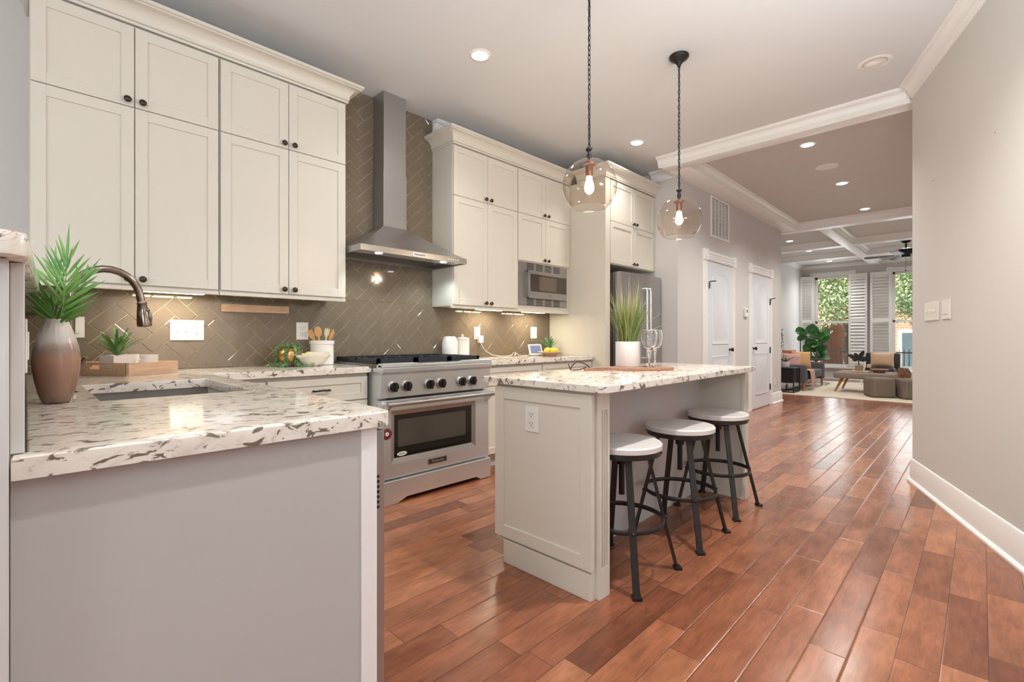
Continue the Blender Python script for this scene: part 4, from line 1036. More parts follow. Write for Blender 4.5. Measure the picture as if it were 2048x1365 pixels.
# gold pot with trailing greens, bowl, crock
gp = thing('trailing_plant', 'round gold pot overflowing with trailing green pearls, beside the white bowl', 'plant', (1.255, 3.33, CZ))
MB().lathe([(.03, 0), (.045, .006), (.068, .035), (.078, .07), (.072, .10), (.055, .125), (.045, .13), (.04, .125), (.002, .115)], (1.255, 3.33, CZ), 36, cap1=False).build('pot', M['gold'], gp, 60)
mb = MB(); rr = random.Random(11)
def pearl(p, s=.0062):
    d = Vector((rr.uniform(-1, 1), rr.uniform(-1, 1), rr.uniform(-.6, 1))).normalized()
    mb.blade([Vector(p), Vector(p)+d*s, Vector(p)+d*s*2.1], [.002, s*.7, .001], side=d.cross(Vector((rr.uniform(-1, 1), .3, 1))), fold=.5)
for i in range(130):
    a = rr.uniform(0, 2*PI); r_ = .055*math.sqrt(rr.random()); pearl((1.255+r_*math.cos(a), 3.33+r_*math.sin(a), CZ+.128+rr.uniform(0, .022)))
for a, reach in ((2.35, .06), (2.55, .06), (2.8, .05), (4.0, .07), (4.1, .05), (4.75, .08), (4.95, .08), (5.3, .10)):
    d = Vector((math.cos(a), math.sin(a), 0))
    for k in range(100):
        t = k/99
        if t < .15: r_, z = .05+.03*t/.15, .138-.02*t/.15
        elif t < .75: q = (t-.15)/.6; r_, z = .080+.008*math.sin(PI*q), .118-.108*q
        else: r_, z = .084+(reach)*(t-.75)/.25, .009
        p = Vector((1.255, 3.33, CZ+z))+d*r_+Vector((rr.gauss(0, .0045), rr.gauss(0, .0045), max(-.004, rr.gauss(0, .004))))
        pearl(p)
for k in range(150):
    a = rr.uniform(PI*.95, 2*PI*1.02); r_ = rr.uniform(.06, .125); pearl((1.255+r_*math.cos(a), 3.33+r_*.7*math.sin(a), CZ+.004+rr.uniform(0, .016)))
mb.build('foliage', M['pearls'], gp)
bw = thing('serving_bowl', 'white wavy-rimmed bowl of lemons on the left counter, beside the crock', 'bowl', (1.375, 3.25, CZ))
mb = MB(); seg = 48; prof = [(.045, 0, 0), (.055, .004, 0), (.085, .035, .1), (.105, .062, .5), (.108, .064, .55), (.112, .075, .8), (.115, .086, 1), (.109, .087, 1), (.08, .04, .2), (.004, .012, 0)]
rings = []
for r_, z, wv in prof:
    rings.append([mb.v((1.375+r_*1.05*math.cos(2*PI*i/seg), 3.25+r_*.8*math.sin(2*PI*i/seg), CZ+z+wv*.010*math.sin(3*2*PI*i/seg+.6))) for i in range(seg)])
for a, b in zip(rings, rings[1:]):
    for i in range(seg): mb.face([a[i], a[(i+1) % seg], b[(i+1) % seg], b[i]])
mb.face(rings[0][::-1]); mb.face(rings[-1]); mb.build('bowl_body', mat('cream_ceramic', (236, 229, 212), .3), bw, 60)
def lemon(label, x, y, z, a, group, s=1):
    mb = MB(Matrix.Translation((x, y, z)) @ Matrix.Rotation(a, 4, 'Z'))
    prof = [(.001, -.044), (.006, -.041), (.012, -.036), (.024, -.022), (.029, 0), (.024, .022), (.012, .036), (.005, .040), (.001, .042)]
    mb.lathe([(r_*s, z_*s) for r_, z_ in prof], (0, 0, 0), 18, 'x'); return tag(mb.build('lemon', M['lemon'], None, 60), label, 'lemon', group)
lemon('lemon at the left side of the white wavy bowl', 1.35, 3.26, CZ+.070, .5, 'lemons in the white bowl')
lemon('lemon at the right side of the white wavy bowl, behind the rim', 1.408, 3.25, CZ+.060, 1.4, 'lemons in the white bowl', .9)
ck = thing('utensil_crock', 'white ceramic crock holding wooden spoons, left of the range', 'crock', (1.505, 3.40, CZ))
MB().lathe([(.076, 0), (.080, .004), (.080, .145), (.085, .147), (.085, .17), (.079, .172), (.076, .165), (.074, .01), (.002, .008)], (1.505, 3.40, CZ), 40, cap1=False).build('crock_body', M['white'], ck, 40)
def utensil(name, label, ang, lean, head, m, off=0):
    c = Vector((1.505, 3.40, CZ+.0095)); top = c+VR*(lean)+VR*off+Vector((0, 0, .235))+VF*rnd.uniform(-.02, .02); b = c+VR*(-lean*.25+off*.8)
    d = (top-b).normalized()
    o = thing(name, label, name.replace('_', ' '), tuple(b), 0, 'wooden utensils in the crock')
    MB().tube([b, b+d*.1, b+d*.195], [.006, .0055, .0065], 8).build('shaft', m, o, 60)
    s = d.cross(VF).normalized(); mb = MB()
    def plate(pl, th=.005):
        T_ = Matrix((tuple(s)+(0,), tuple(VF)+(0,), tuple(d)+(0,), (0, 0, 0, 1))).transposed(); T_.translation = b+d*.188
        mb.T = T_; mb.prism(pl, 'y', -th/2, th/2, .0012)
    if head == 'spatula': plate([(-.009, 0), (.009, 0), (.02, .03), (.021, .068), (-.017, .075), (-.020, .03)])
    if head == 'spoon': plate([(.026*math.sin(a)*(1), .038-.04*math.cos(a)) for a in [2*PI*i/18 for i in range(18)]], .008)
    if head == 'fork': plate([(-.008, 0), (.008, 0), (.019, .025), (.018, .06), (.012, .068), (.010, .05), (.005, .05), (.003, .070), (-.003, .07), (-.005, .05), (-.010, .05), (-.012, .068), (-.017, .06), (-.018, .025)])
    if head == 'paddle': plate([(-.008, 0), (.008, 0), (.013, .03), (.012, .07), (.004, .085), (-.012, .05), (-.012, .025)])
    mb.build('head', m, o); return o
utensil('wooden_spatula', 'flat wooden spatula leaning leftmost in the white crock', 0, -.088, 'spatula', M['spoon'])
utensil('wooden_spoon', 'broad wooden spoon upright in the middle of the white crock', 0, -.018, 'spoon', M['spoon'], -.006)
utensil('wooden_fork', 'pale wooden fork with tines in the white crock', 0, .026, 'fork', M['spoonlight'], .010)
utensil('wooden_paddle', 'narrow wooden paddle leaning rightmost in the white crock', 0, .092, 'paddle', M['spoon'], .0)

# ---------------------------------------------------------------- things on the right counter
cj = thing('ceramic_jug', 'white ceramic jug with a notched rim, right behind the range', 'jug', (2.675, 3.405, CZ))
mb = MB(); seg = 40; rings = []
for r_, z in [(.066, 0), (.070, .004), (.071, .10), (.070, .15), (.060, .185), (.047, .203), (.044, .204), (.04, .19), (.002, .17)]:
    ring = []
    for i in range(seg):
        a = 2*PI*i/seg; k = math.exp(-((a-4.1)/.28)**2) if z > .15 else 0
        ring.append(mb.v((2.675+r_*(1+.10*k)*math.cos(a), 3.405+r_*(1+.10*k)*math.sin(a), CZ+z-.028*k*(z > .18))))
    rings.append(ring)
for a, b in zip(rings, rings[1:]):
    for i in range(seg): mb.face([a[i], a[(i+1) % seg], b[(i+1) % seg], b[i]])
mb.face(rings[0][::-1]); mb.face(rings[-1]); mb.build('jug_body', M['white'], cj, 50)
cn = thing('ceramic_canister', 'white lidded canister with a ball knob, right of the jug', 'canister', (2.835, 3.425, CZ))
MB().lathe([(.062, 0), (.066, .004), (.066, .168), (.062, .172), (.002, .172)], (2.835, 3.425, CZ), 36).build('jar', M['white'], cn, 40)
ld = MB().lathe([(.065, .1725), (.067, .178), (.062, .188), (.03, .197), (.010, .199), (.002, .199)], (2.835, 3.425, CZ), 36).build('lid', M['white'], cn, 50)
MB().sphere((2.835, 3.425, CZ+.211), .0145).build('knob', M['white'], ld, 60)
sd = thing('smart_display', 'small white smart display with a dim screen behind the lemon bowl', 'display', (3.80, 3.36, CZ), math.radians(-12))
TS = Matrix.Translation((0, 0, 0)) @ Matrix.Rotation(math.radians(-18), 4, 'X')
mb = MB(TS); mb.box(-.085, .085, -.006, .006, .008, .125, .004); mb.build('frame', M['plastic'], sd, None, True)
mb = MB(TS); mb.box(-.070, .070, -.0068, -.006, .024, .112); mb.build('screen', M['screen'], sd, None, True)
mb = MB(); mb.prism([(-.0, 0), (.07, 0), (.045, .06), (.02, .06)], 'x', -.06, .06, .006); mb.build('base', M['sofalight'], sd, None, True)
fb = thing('fruit_bowl', 'shallow wooden footed bowl of lemons on the right counter', 'bowl', (3.84, 3.20, CZ))
MB().lathe([(.055, 0), (.062, .004), (.062, .012), (.075, .02), (.115, .034), (.135, .045), (.133, .047), (.10, .037), (.05, .026), (.002, .022)], (3.84, 3.20, CZ), 44, cap1=False).build('bowl_body', M['oak'], fb, 50)
for i, (dx, dy, dz, a, lb) in enumerate(((-.06, .0, .063, .3, 'leftmost lemon in the shallow wooden bowl'), (-.008, -.035, .060, .9, 'front lemon in the middle of the shallow wooden bowl'), (.05, -.015, .063, 1.9, 'lemon at the right of the shallow wooden bowl'), (.01, .045, .066, 2.6, 'rear lemon in the shallow wooden bowl'))):
    lemon(lb, 3.84+dx, 3.20+dy, CZ+dz-.006, a, 'lemons in the wooden bowl')
pl = thing('potted_herb', 'small bushy herb in a white pot behind the lemon bowl', 'plant', (4.03, 3.38, CZ))
MB().lathe([(.038, 0), (.042, .003), (.047, .07), (.043, .07), (.04, .06), (.002, .058)], (4.03, 3.38, CZ), 28, cap1=False).build('pot', M['whitemat'], pl, 50)
mb = MB(Matrix.Translation((4.03, 3.38, CZ))); rr = random.Random(21)
fern_mesh(mb, .21, 34, .12, 31, .055, .02); mb.build('foliage', M['pearls'], pl)

# ---------------------------------------------------------------- things on the island
bd_ = thing('cutting_board', 'paddle-shaped wooden board with a leather loop on the island', 'cutting board', (2.55, 1.48, .9145))
mb = MB(); ang = math.atan2(1.33-1.60, 2.72-2.30); ux = Vector((math.cos(ang), math.sin(ang))); uy = Vector((-ux.y, ux.x))
pts = [(-.33, -.014), (-.33, .014), (-.20, .022), (-.14, .07), (-.06, .118), (.05, .125), (.13, .115), (.2, .09), (.215, .04), (.218, 0), (.215, -.04), (.2, -.09), (.13, -.115), (.05, -.125), (-.06, -.118), (-.14, -.07), (-.20, -.022)]
c = Vector((2.575, 1.48)); mb.prism([tuple(c+ux*a+uy*b) for a, b in pts], 'z', .9145, .930, .003); mb.build('board', M['walnutlight'], bd_)
e0 = c+ux*-.325; mb = MB()
mb.tube([(e0.x+.03*ux.x, e0.y+.03*ux.y, .932), (e0.x-.0*ux.x, e0.y, .955), (e0.x-.05*ux.x, e0.y-.05*ux.y, .968), (e0.x-.08*ux.x, e0.y-.08*ux.y, .945), (e0.x-.09*ux.x, e0.y-.09*ux.y, .920), (e0.x-.07*ux.x, e0.y-.07*ux.y, .9185), (e0.x-.03*ux.x, e0.y-.03*ux.y, .921), (e0.x+.01, e0.y, .934)], .0035, 7)
mb.tube([(e0.x-.09*ux.x, e0.y-.09*ux.y, .92), (e0.x-.105*ux.x, e0.y-.1*ux.y, .955)], .003, 6); mb.build('loop', M['leather'], bd_, 60)
BZ_ = .9305
gx, gy = 2.628, 1.565
gpot = thing('grass_plant', 'tall green grass in a white cylinder pot on the board', 'plant', (gx, gy, BZ_))
MB().lathe([(.074, 0), (.076, .003), (.076, .152), (.072, .153), (.070, .14), (.002, .135)], (gx, gy, BZ_), 44, cap1=False).build('pot', M['whitemat'], gpot, 50)
rr = random.Random(5); gm1, gm2 = MB(), MB()
for i in range(270):
    mb = gm1 if i % 5 < 3 else gm2
    a = rr.uniform(0, 2*PI); r_ = .058*math.sqrt(rr.random()); b = Vector((gx+r_*math.cos(a), gy+r_*math.sin(a), BZ_+.136)); out = Vector((math.cos(a), math.sin(a), 0))*(.35+rr.random()*.65)*r_*2.1; out += VR*rr.gauss(0, .024)
    hgt = rr.uniform(.24, .44)*(1-.35*min(1, out.length/.15))*(.86 if mb is gm1 else 1.06); dr_ = rr.uniform(0, .03)
    P_ = [b+out*(t**1.3)+Vector((0, 0, hgt*t-dr_*t**3)) for t in (0, .25, .5, .75, 1)]
    wv = rr.uniform(.0013, .0032); mb.blade(P_, [wv*.8, wv, wv*.9, wv*.6, .0002], side=Vector((math.cos(a+1.2), math.sin(a+1.2), 0)))
for s_, hz, lz in ((.22, .18, .02), (-.13, .33, -.03), (.17, .36, -.02), (.27, .13, .0), (.15, .25, 0)):
    P_ = [Vector((gx, gy, BZ_+.14))+VR*(s_*t**1.5)+Vector((0, 0, hz*t+(lz-.0)*t*t)) for t in (0, .2, .4, .6, .8, 1)]; gm2.blade(P_, [.002, .002, .0018, .0014, .0009, .0002], side=VF.cross(VR))
gm1.build('foliage', M['grass'], gpot); gm2.build('dry_blades', M['drygrass'], gpot)
def wine_glass(label, x, y):
    o = thing('wine_glass', label, 'wine glass', (x, y, BZ_), 0, 'wine glasses on the board')
    prof = [(r_, z_) for r_, z_ in ((.036, .001), (.034, .003), (.012, .006), (.0055, .012), (.0045, .03), (.005, .055), (.0075, .075), (.012, .085), (.028, .095), (.042, .115), (.047, .14), (.046, .16), (.040, .186))]
    prof = [(.0365, .0)]+prof+[(.0388, .186), (.0448, .16), (.0458, .14), (.0408, .1155), (.027, .0965), (.011, .088), (.0005, .0865)]
    prof = [(r_, z_*1.2) for r_, z_ in prof]
    MB().lathe(prof, (x, y, BZ_), 40, cap1=False).build('glass', M['wine'], o, 70)
    mb = MB(); mb.tube([(x+.04*math.cos(2*PI*k/40), y+.04*math.sin(2*PI*k/40), BZ_+.2232) for k in range(40)], .0009, 5, True); mb.build('rim', M['white'], o, 60)
wine_glass('clear wine glass on the board, nearer one of the pair', 2.655, 1.435)
wine_glass('clear wine glass on the board, farther one of the pair, partly behind the other', 2.778, 1.462)

# ---------------------------------------------------------------- hall: doors, vent, thermostat
def rosette_head(mb, T, u0, u1, v0, h=.13):
    mb.T = T
    for a, b in ((u0-.008, u0+.122), (u1-.122, u1+.008)):
        mb.box(a, b, v0, v0+h+.012, .0005, .034, .003); c = (a+b)/2
        mb.lathe([(.045, .034), (.045, .040), (.036, .037), (.02, .037), (.014, .042), (.002, .042)], (c, v0+h/2+.006, 0), 20, cap1=False)
    mb.box(u0+.122, u1-.122, v0+.006, v0+h, .0005, .022)
    for k in range(3): mb.box(u0+.122, u1-.122, v0+.02+.034*k, v0+.036+.034*k, .022, .030, .004)
def casing(mb, T, u0, u1, v1):
    mb.T = T
    for a, b in ((u0, u0+.114), (u1-.114, u1)):
        mb.box(a, b, 0, v1, .0005, .018, .002)
        for k in range(3): mb.box(a+.018+.03*k, a+.034+.03*k, .14, v1, .018, .024, .003)
def hall_door(n, u0, u1, knob_u, stop_u, hinges):
    T = face_negy(YH); d = struct(bpy.data.objects.new('door_%d' % n, None)); COL.objects.link(d); d.location = ((u0+u1)/2, YH, 0)
    mb = MB(); casing(mb, T, u0, u1, 2.085); rosette_head(mb, T, u0, u1, 2.085); mb.build('casing', M['trim'], d)
    a, b = u0+.116, u1-.116; wv = b-a
    mb = MB(T); mb.box(a, b, .012, 2.08, .001, .0165, .001); mb.build('slab', M['door'], d)
    def panel(v0, v1, arch):
        p0, p1 = a+.17*wv, b-.17*wv
        def outline(o):
            lo = [(p0+o, v0+o), (p1-o, v0+o)]; r = (p1-p0)/2-o; c = (p0+p1)/2
            if not arch: return lo+[(p1-o, v1-o), (p0+o, v1-o)]
            return lo+[(c+r*math.cos(t), v1-.10-o*.5+.11*math.sin(t)) for t in [PI*i/14 for i in range(15)]]
        mb = MB(T); A_ = outline(0); B_ = outline(.03); C_ = outline(.065)
        va = [mb.v((p[0], p[1], .0245)) for p in A_]; vb = [mb.v((p[0], p[1], .0172)) for p in B_]; vc_ = [mb.v((p[0], p[1], .0235)) for p in C_]
        n_ = len(A_)
        for k in range(n_): mb.face([va[k], va[(k+1) % n_], vb[(k+1) % n_], vb[k]]); mb.face([vb[k], vb[(k+1) % n_], vc_[(k+1) % n_], vc_[k]])
        mb.face(vc_)
        for k in range(n_):
            q = outline(-.004); w0 = mb.v((q[k][0], q[k][1], .016)); q2 = q[(k+1) % n_]; w1 = mb.v((q2[0], q2[1], .016)); mb.face([va[k], va[(k+1) % n_], w1, w0])
        mb.build('panel', M['door'], d, 40)
    panel(1.02, 1.93, True); panel(.22, .86, False)
    mb = MB(T); mb.lathe([(.027, .010), (.026, .016), (.012, .02), (.011, .034), (.024, .045), (.028, .058), (.022, .068), (.004, .071)], (knob_u, .94, 0), 20); mb.build('knob', M['black'], d, 50)
    for (uu, vv) in hinges: MB(T).box(uu-.018, uu+.018, vv-.05, vv+.05, .012, .028, .003).build('hinge', M['black'], d)
    mb = MB(T); u, v, s_ = stop_u; mb.tube([(u, v-.09 if s_ > 0 else v-.02, .026), (u, v, .028), (u, v, .045), (u+.055*s_ if s_ > 0 else u+.02, v+.004, .085)], .007, 8); mb.build('door_stop', M['black'], d, 50)
    return d
hall_door(1, 5.935, 7.01, 6.80, (6.09, 1.82, 1), [])
hall_door(2, 7.58, 8.69, 7.76, (8.60, 1.745, -1), [(8.565, 1.69), (8.565, .90), (8.565, .30)])
vt = thing('air_vent', 'tall white return-air grille high on the hall wall', 'vent', (6.49, YH, 2.41))
T = face_negy(YH); mb = MB(T)
for q in ((6.18, 6.21, 2.41, 2.945), (6.77, 6.80, 2.41, 2.945), (6.21, 6.77, 2.41, 2.44), (6.21, 6.77, 2.915, 2.945)): mb.box(*q, .0005, .014, .002)
mb.build('frame', M['trim'], vt)
mb = MB(T); mb.box(6.21, 6.77, 2.44, 2.915, .0005, .003); mb.build('backing', M['slot'], vt)
mb = MB(T)
for k in range(26): z = 2.446+k*.018; mb.box(6.21, 6.77, z, z+.009, .003, .010)
for k in range(1, 5): mb.box(6.21+.112*k-.006, 6.21+.112*k+.006, 2.44, 2.915, .003, .012)
mb.build('slats', M['trim'], vt)
tm = thing('thermostat', 'small white thermostat on the hall wall between the two doors', 'thermostat', (7.45, YH, 1.42))
MB(T).box(7.39, 7.51, 1.41, 1.535, .0005, .03, .006).build('case', M['plastic'], tm)
MB(T).box(7.425, 7.475, 1.475, 1.515, .03, .031).build('screen', M['slot'], tm)

# ---------------------------------------------------------------- living room: windows and shutters
def window(n, y0, y1):
    d = struct(bpy.data.objects.new('window_%d' % n, None)); COL.objects.link(d); d.location = (XF, (y0+y1)/2, WZ0)
    T = face_negx(XF); a, b = -y1, -y0
    mb = MB(T)
    for q in ((a-.11, a, WZ0-.02, WZ1), (b, b+.11, WZ0-.02, WZ1)):
        mb.box(*q, .0005, .02, .003); mb.box(q[0]+.03, q[0]+.05, WZ0, WZ1, .02, .028, .003); mb.box(q[0]+.065, q[0]+.085, WZ0, WZ1, .02, .028, .003)
    rosette_head(mb, T, a-.11, b+.11, WZ1, .115); mb.box(a-.13, b+.13, WZ0-.045, WZ0, .0005, .07, .004); mb.build('casing', M['trim'], d)
    mb = MB()
    x0, x1 = XF+.06, XF+.11
    for q in ((y0, y0+.05, WZ0, WZ1), (y1-.05, y1, WZ0, WZ1), (y0, y1, WZ0, WZ0+.06), (y0, y1, WZ1-.05, WZ1), (y0, y1, 1.49, 1.54)): mb.box(x0, x1, *q)
    mb.build('sash', M['trim'], d)
    for z0, z1 in ((WZ0+.06, 1.49), (1.54, WZ1-.05)): MB().box(XF+.083, XF+.087, y0+.05, y1-.05, z0, z1).build('pane', M['glass'], d)
window(1, *WINS[0]); window(2, *WINS[1])
def shutter(label, hinge, ang, wv, z0=.34, z1=2.76):
    o = thing('plantation_shutter', label, 'shutter', (hinge[0], hinge[1], z0), ang, 'white louvred shutters at the windows')
    mb = MB(); hh = z1-z0; t = .014
    for q in ((0, .05, 0, hh), (wv-.05, wv, 0, hh), (.05, wv-.05, 0, .09), (.05, wv-.05, hh-.08, hh), (.05, wv-.05, hh*.48, hh*.48+.085)): mb.box(q[0], q[1], -t, t, q[2], q[3], .002, 1)
    mb.build('frame', M['trim'], o, None, True)
    mb = MB()
    for za, zb in ((.09, hh*.48), (hh*.48+.085, hh-.08)):
        n_ = int((zb-za)/.078); st_ = (zb-za)/n_
        for k in range(n_):
            zc_ = za+st_*(k+.5); mb.prism([(-.020, zc_-st_*.40), (-.014, zc_-st_*.46), (.020, zc_+st_*.40), (.014, zc_+st_*.46)], 'x', .05, wv-.05)
    mb.build('louvers', M['trim'], o, None, True)
    return o
# local +x runs along the panel; panels stand open against the wall
SH = XF-.055
shutter('white louvred shutter at far left, beside the fig tree', (XF-.06, 3.26, .34), math.radians(125), .33)
shutter('white louvred shutter at the right side of the first window', (SH, 2.455, .34), math.radians(-91), .395)
shutter('white louvred shutter at the left side of the second window', (SH, 1.575, .34), math.radians(91), .425)

# exterior
gr = struct(MB().box(XF+.3, 60, -25, 25, -.9, -.8).build('trim_90', M['paving'])); gr.name = 'street_ground'
tag(gr, 'grey street paving outside the windows', 'ground')
def house(label, x, y0, y1, z1, wins):
    o = thing('brick_house', label, 'building', (x, (y0+y1)/2, -.8), 0, 'brick houses across the street')
    MB().box(x, x+6, y0, y1, -.8, z1).build('facade', M['brick'], o)
    for (a, b, za, zb) in wins:
        f = MB().box(x-.05, x, a, b, za, zb).build('window', M['trim'], o); MB().box(x-.06, x-.05, a+.12, b-.12, za+.12, zb-.12).build('pane', M['pane_grey'], f)
    return o
house('red brick house across the street with grey windows, seen in the second window', 23.5, -2.5, 2.95, 6.5, [(1.45, 2.25, -.2, 1.4), (-.6, .5, -.2, 1.4)])
house('red brick house across the street, seen at left in the first window', 24.5, 5.0, 10, 6.0, [(5.2, 5.9, -.6, 1.2), (7.2, 8.2, -.2, 1.4)])
house('red brick house farther back, seen through the first window behind the fence', 31.5, 3.0, 7.2, 4.5, [(4.2, 5.0, .3, 1.8)])
fe = thing('iron_fence', 'dark iron picket fence across the street behind the first window', 'fence', (18.7, 3.4, -.8))
mb = MB()
for k in range(40): y = .6+.115*k; mb.box(18.69, 18.71, y, y+.02, -.8, .75)
mb.build('pickets', M['black'], fe)
MB().box(18.68, 18.72, .6, 5.2, .62, .66).build('rail', M['black'], fe)
MB().box(18.68, 18.72, .6, 5.2, -.6, -.56).build('rail', M['black'], fe)
def tree(label, x, y, z0, z1, rx, seed, n=1500, trunk=.1):
    o = thing('street_tree', label, 'tree', (x, y, -.8), 0, 'trees across the street'); rr = random.Random(seed)
    MB().tube([(x, y, -.8), (x+.1, y+.05, z0), (x, y, (z0+z1)/2)], [trunk, trunk*.8, trunk*.4], 8).build('trunk', M['bark'], o, 60)
    mb = MB(); zc, rz = (z0+z1)/2, (z1-z0)/2
    cp = lambda v, m: max(-m, min(m, v))
    cl = [Vector((x+cp(rr.gauss(0, rx*.55), rx), y+cp(rr.gauss(0, rx*.55), rx), zc+cp(rr.gauss(0, rz*.5), rz))) for _ in range(26)]
    for i in range(n):
        c = cl[i % 26]; p = c+Vector((cp(rr.gauss(0, .25), .42), cp(rr.gauss(0, .27), .42), cp(rr.gauss(0, .25), .45))); d = Vector((rr.uniform(-1, 1), rr.uniform(-1, 1), rr.uniform(-1, .4))).normalized(); L = rr.uniform(.06, .13)
        mb.blade([p, p+d*L*.5, p+d*L], [.01, L*.34, .005], side=d.cross(Vector((rr.uniform(-1, 1), rr.uniform(-1, 1), 1))), fold=.2)
    mb.build('foliage', M['tree'], o)
tree('leafy green tree filling the upper part of the first window', 21.0, 4.5, 1.7, 4.8, .95, 3, 7000)
tree('leafy green tree filling the upper part of the second window', 20.4, 1.42, 1.6, 4.8, .9, 8, 7000)
tree('pale green tree farther back between the houses', 24.0, 4.0, 2.2, 5.4, .45, 12, 3500)

# ---------------------------------------------------------------- living room furniture
RZ = .011
tag(MB().box(10.36, 14.1, -.1, 2.93, .0005, .0105, .003).build('area_rug', M['rug']), 'large pale beige area rug under the living room furniture', 'rug')
sf = thing('sofa', 'charcoal fabric sofa along the left living room wall', 'sofa', (11.95, 2.98, RZ))
SX0_, SX1_, SY_ = 11.12, 12.80, 2.53
def cushion(mb, x0, x1, y0, y1, z0, z1, b=.03): mb.box(x0, x1, y0, y1, z0, z1, b, 3); return mb
cushion(MB(), SX0_, SX0_+.14, SY_, 3.38, .17, .545, .04).build('arm', M['sofa'], sf, 60)
cushion(MB(), SX1_-.14, SX1_, SY_, 3.38, .17, .545, .04).build('arm', M['sofa'], sf, 60)
cushion(MB(), SX0_+.14, SX1_-.14, SY_+.02, 3.30, .22, .40, .045).build('seat', M['sofa'], sf, 60)
cushion(MB(), SX0_+.05, SX1_-.05, 3.25, 3.44, .20, .78, .05).build('backrest', M['sofalight'], sf, 60)
for x, y in ((SX0_+.06, SY_+.05), (SX1_-.06, SY_+.05), (SX0_+.06, 3.3), (SX1_-.06, 3.3)): MB().tube([(x, y, RZ), (x, y, .18)], [.018, .028], 10).build('leg', M['legwood'], sf, 40)
def pillow(name, label, c, s, rot, m, group=None, th=.07, piping=None):
    o = thing(name, label, 'pillow', c, 0, group); o.rotation_euler = rot
    mb = MB(); n = 10; g = []
    for sd_ in (1, -1):
        lay = []
        for i in range(n+1):
            row = []
            for j in range(n+1):
                u, v = 2*i/n-1, 2*j/n-1; k = (1-u**4)*(1-v**4); pin = 1-.07*(1-u*u)*(v*v)-.0; pin2 = 1-.07*(1-v*v)*(u*u)
                row.append(mb.v((u*s[0]/2*pin2, sd_*th*(max(0, k)**.55), s[1]/2+v*s[1]/2*pin)))
            lay.append(row)
        for i in range(n):
            for j in range(n): mb.face([lay[i][j], lay[i+1][j], lay[i+1][j+1], lay[i][j+1]])
    bmesh.ops.remove_doubles(mb.bm, verts=mb.bm.verts, dist=.0005)
    mb.build('cover', m, o, 60, True)
    if piping:
        mb = MB(); P_ = []
        for k in range(40):
            t = k/40*4; e_ = int(t); f_ = t-e_; u, v = ((2*f_-1, -1), (1, 2*f_-1), (1-2*f_, 1), (-1, 1-2*f_))[e_]
            P_.append((u*s[0]/2*(1-.07*(1-v*v)*u*u), 0, s[1]/2+v*s[1]/2*(1-.07*(1-u*u)*v*v)))
        mb.tube(P_, .007, 6, True); mb.build('piping', piping, o, 60, True)
    return o
PG = 'throw pillows on the sofa'
pillow('throw_pillow', 'tan pillow at the front of the sofa pillows', (11.98, 2.80, .415), (.42, .40), (math.radians(-14), .06, math.radians(-48)), M['tan'], PG, .075)
pillow('throw_pillow', 'dusty pink pillow just left of the tan one on the sofa', (11.62, 2.90, .415), (.38, .36), (math.radians(-14), .05, math.radians(-52)), M['pink'], PG, .075)
pillow('throw_pillow', 'rust red pillow behind the pink one on the sofa', (11.97, 3.05, .415), (.36, .42), (math.radians(-10), .04, math.radians(-46)), M['red'], PG, .06)
pillow('throw_pillow', 'light grey pillow against the sofa back, leftmost', (11.62, 3.16, .415), (.40, .42), (math.radians(-10), 0, math.radians(-20)), M['sofalight'], PG, .055)
# throw blanket folded over the seat edge
tb = MB(); n = 22; rows = []
for i in range(n+1):
    t = i/n
    if t < .4: p = (2.95-.415*t/.4, .408)
    elif t < .52: q = (t-.4)/.12*PI/2; p = (2.535-.018*math.sin(q), .390+.018*math.cos(q))
    else: p = (2.512-.02*math.sin((t-.52)*3), .39-.31*(t-.52)/.48)
    rows.append([tb.v((11.34+.33*j/12+.06*t, p[0]-.012*math.sin(j*1.6)*min(1, t*2), p[1]+(.010*math.cos(j*1.6) if t < .5 else 0)+.005)) for j in range(13)])
for a, b in zip(rows, rows[1:]):
    for j in range(12): tb.face([a[j], a[j+1], b[j+1], b[j]])
bl = tag(tb.build('throw_blanket', M['throw'], None, 60), 'pink knitted throw hanging over the front of the sofa seat', 'blanket')
bl.modifiers.new('thick', 'SOLIDIFY').thickness = .012
st = thing('side_table', 'black square side table with thin legs at the sofa end', 'table', (10.82, 2.85, RZ))
MB().box(10.60, 11.04, 2.62, 3.06, .482, .50, .002).build('tabletop', M['black'], st)
MB().box(10.62, 11.02, 2.645, 3.04, .20, .482, .002).build('drawer_box', M['black'], st)
for x in (10.605, 11.035):
    for y in (2.625, 3.055): MB().box(x-.01, x+.01, y-.01, y+.01, RZ, .482).build('leg', M['black'], st)
mb = MB()
for q in ((10.595, 11.045, 2.615, 2.635), (10.595, 11.045, 3.045, 3.065), (10.595, 10.615, 2.635, 3.045), (11.025, 11.045, 2.635, 3.045)): mb.box(*q, RZ+.001, RZ+.019)
mb.build('base_frame', M['black'], st)
ap = thing('potted_aloe', 'spiky grey-green plant in a white pot on the black side table', 'plant', (10.86, 2.83, .501))
MB().lathe([(.07, 0), (.074, .004), (.078, .11), (.072, .11), (.07, .10), (.002, .098)], (10.86, 2.83, .501), 24, cap1=False).build('pot', M['whitemat'], ap, 50)
mb = MB(); rr = random.Random(2)
for k in range(18):
    a = 2*PI*k/18+rr.uniform(-.2, .2); d = Vector((math.cos(a), math.sin(a), 0)); sp_ = rr.uniform(.06, .2); h_ = rr.uniform(.1, .2)
    mb.blade([Vector((10.86, 2.83, .60))+d*sp_*t+Vector((0, 0, h_*t-.07*t*t)) for t in (0, .3, .6, 1)], [.013, .016, .012, .001], fold=.4)
mb.build('foliage', M['greyleaf'], ap)
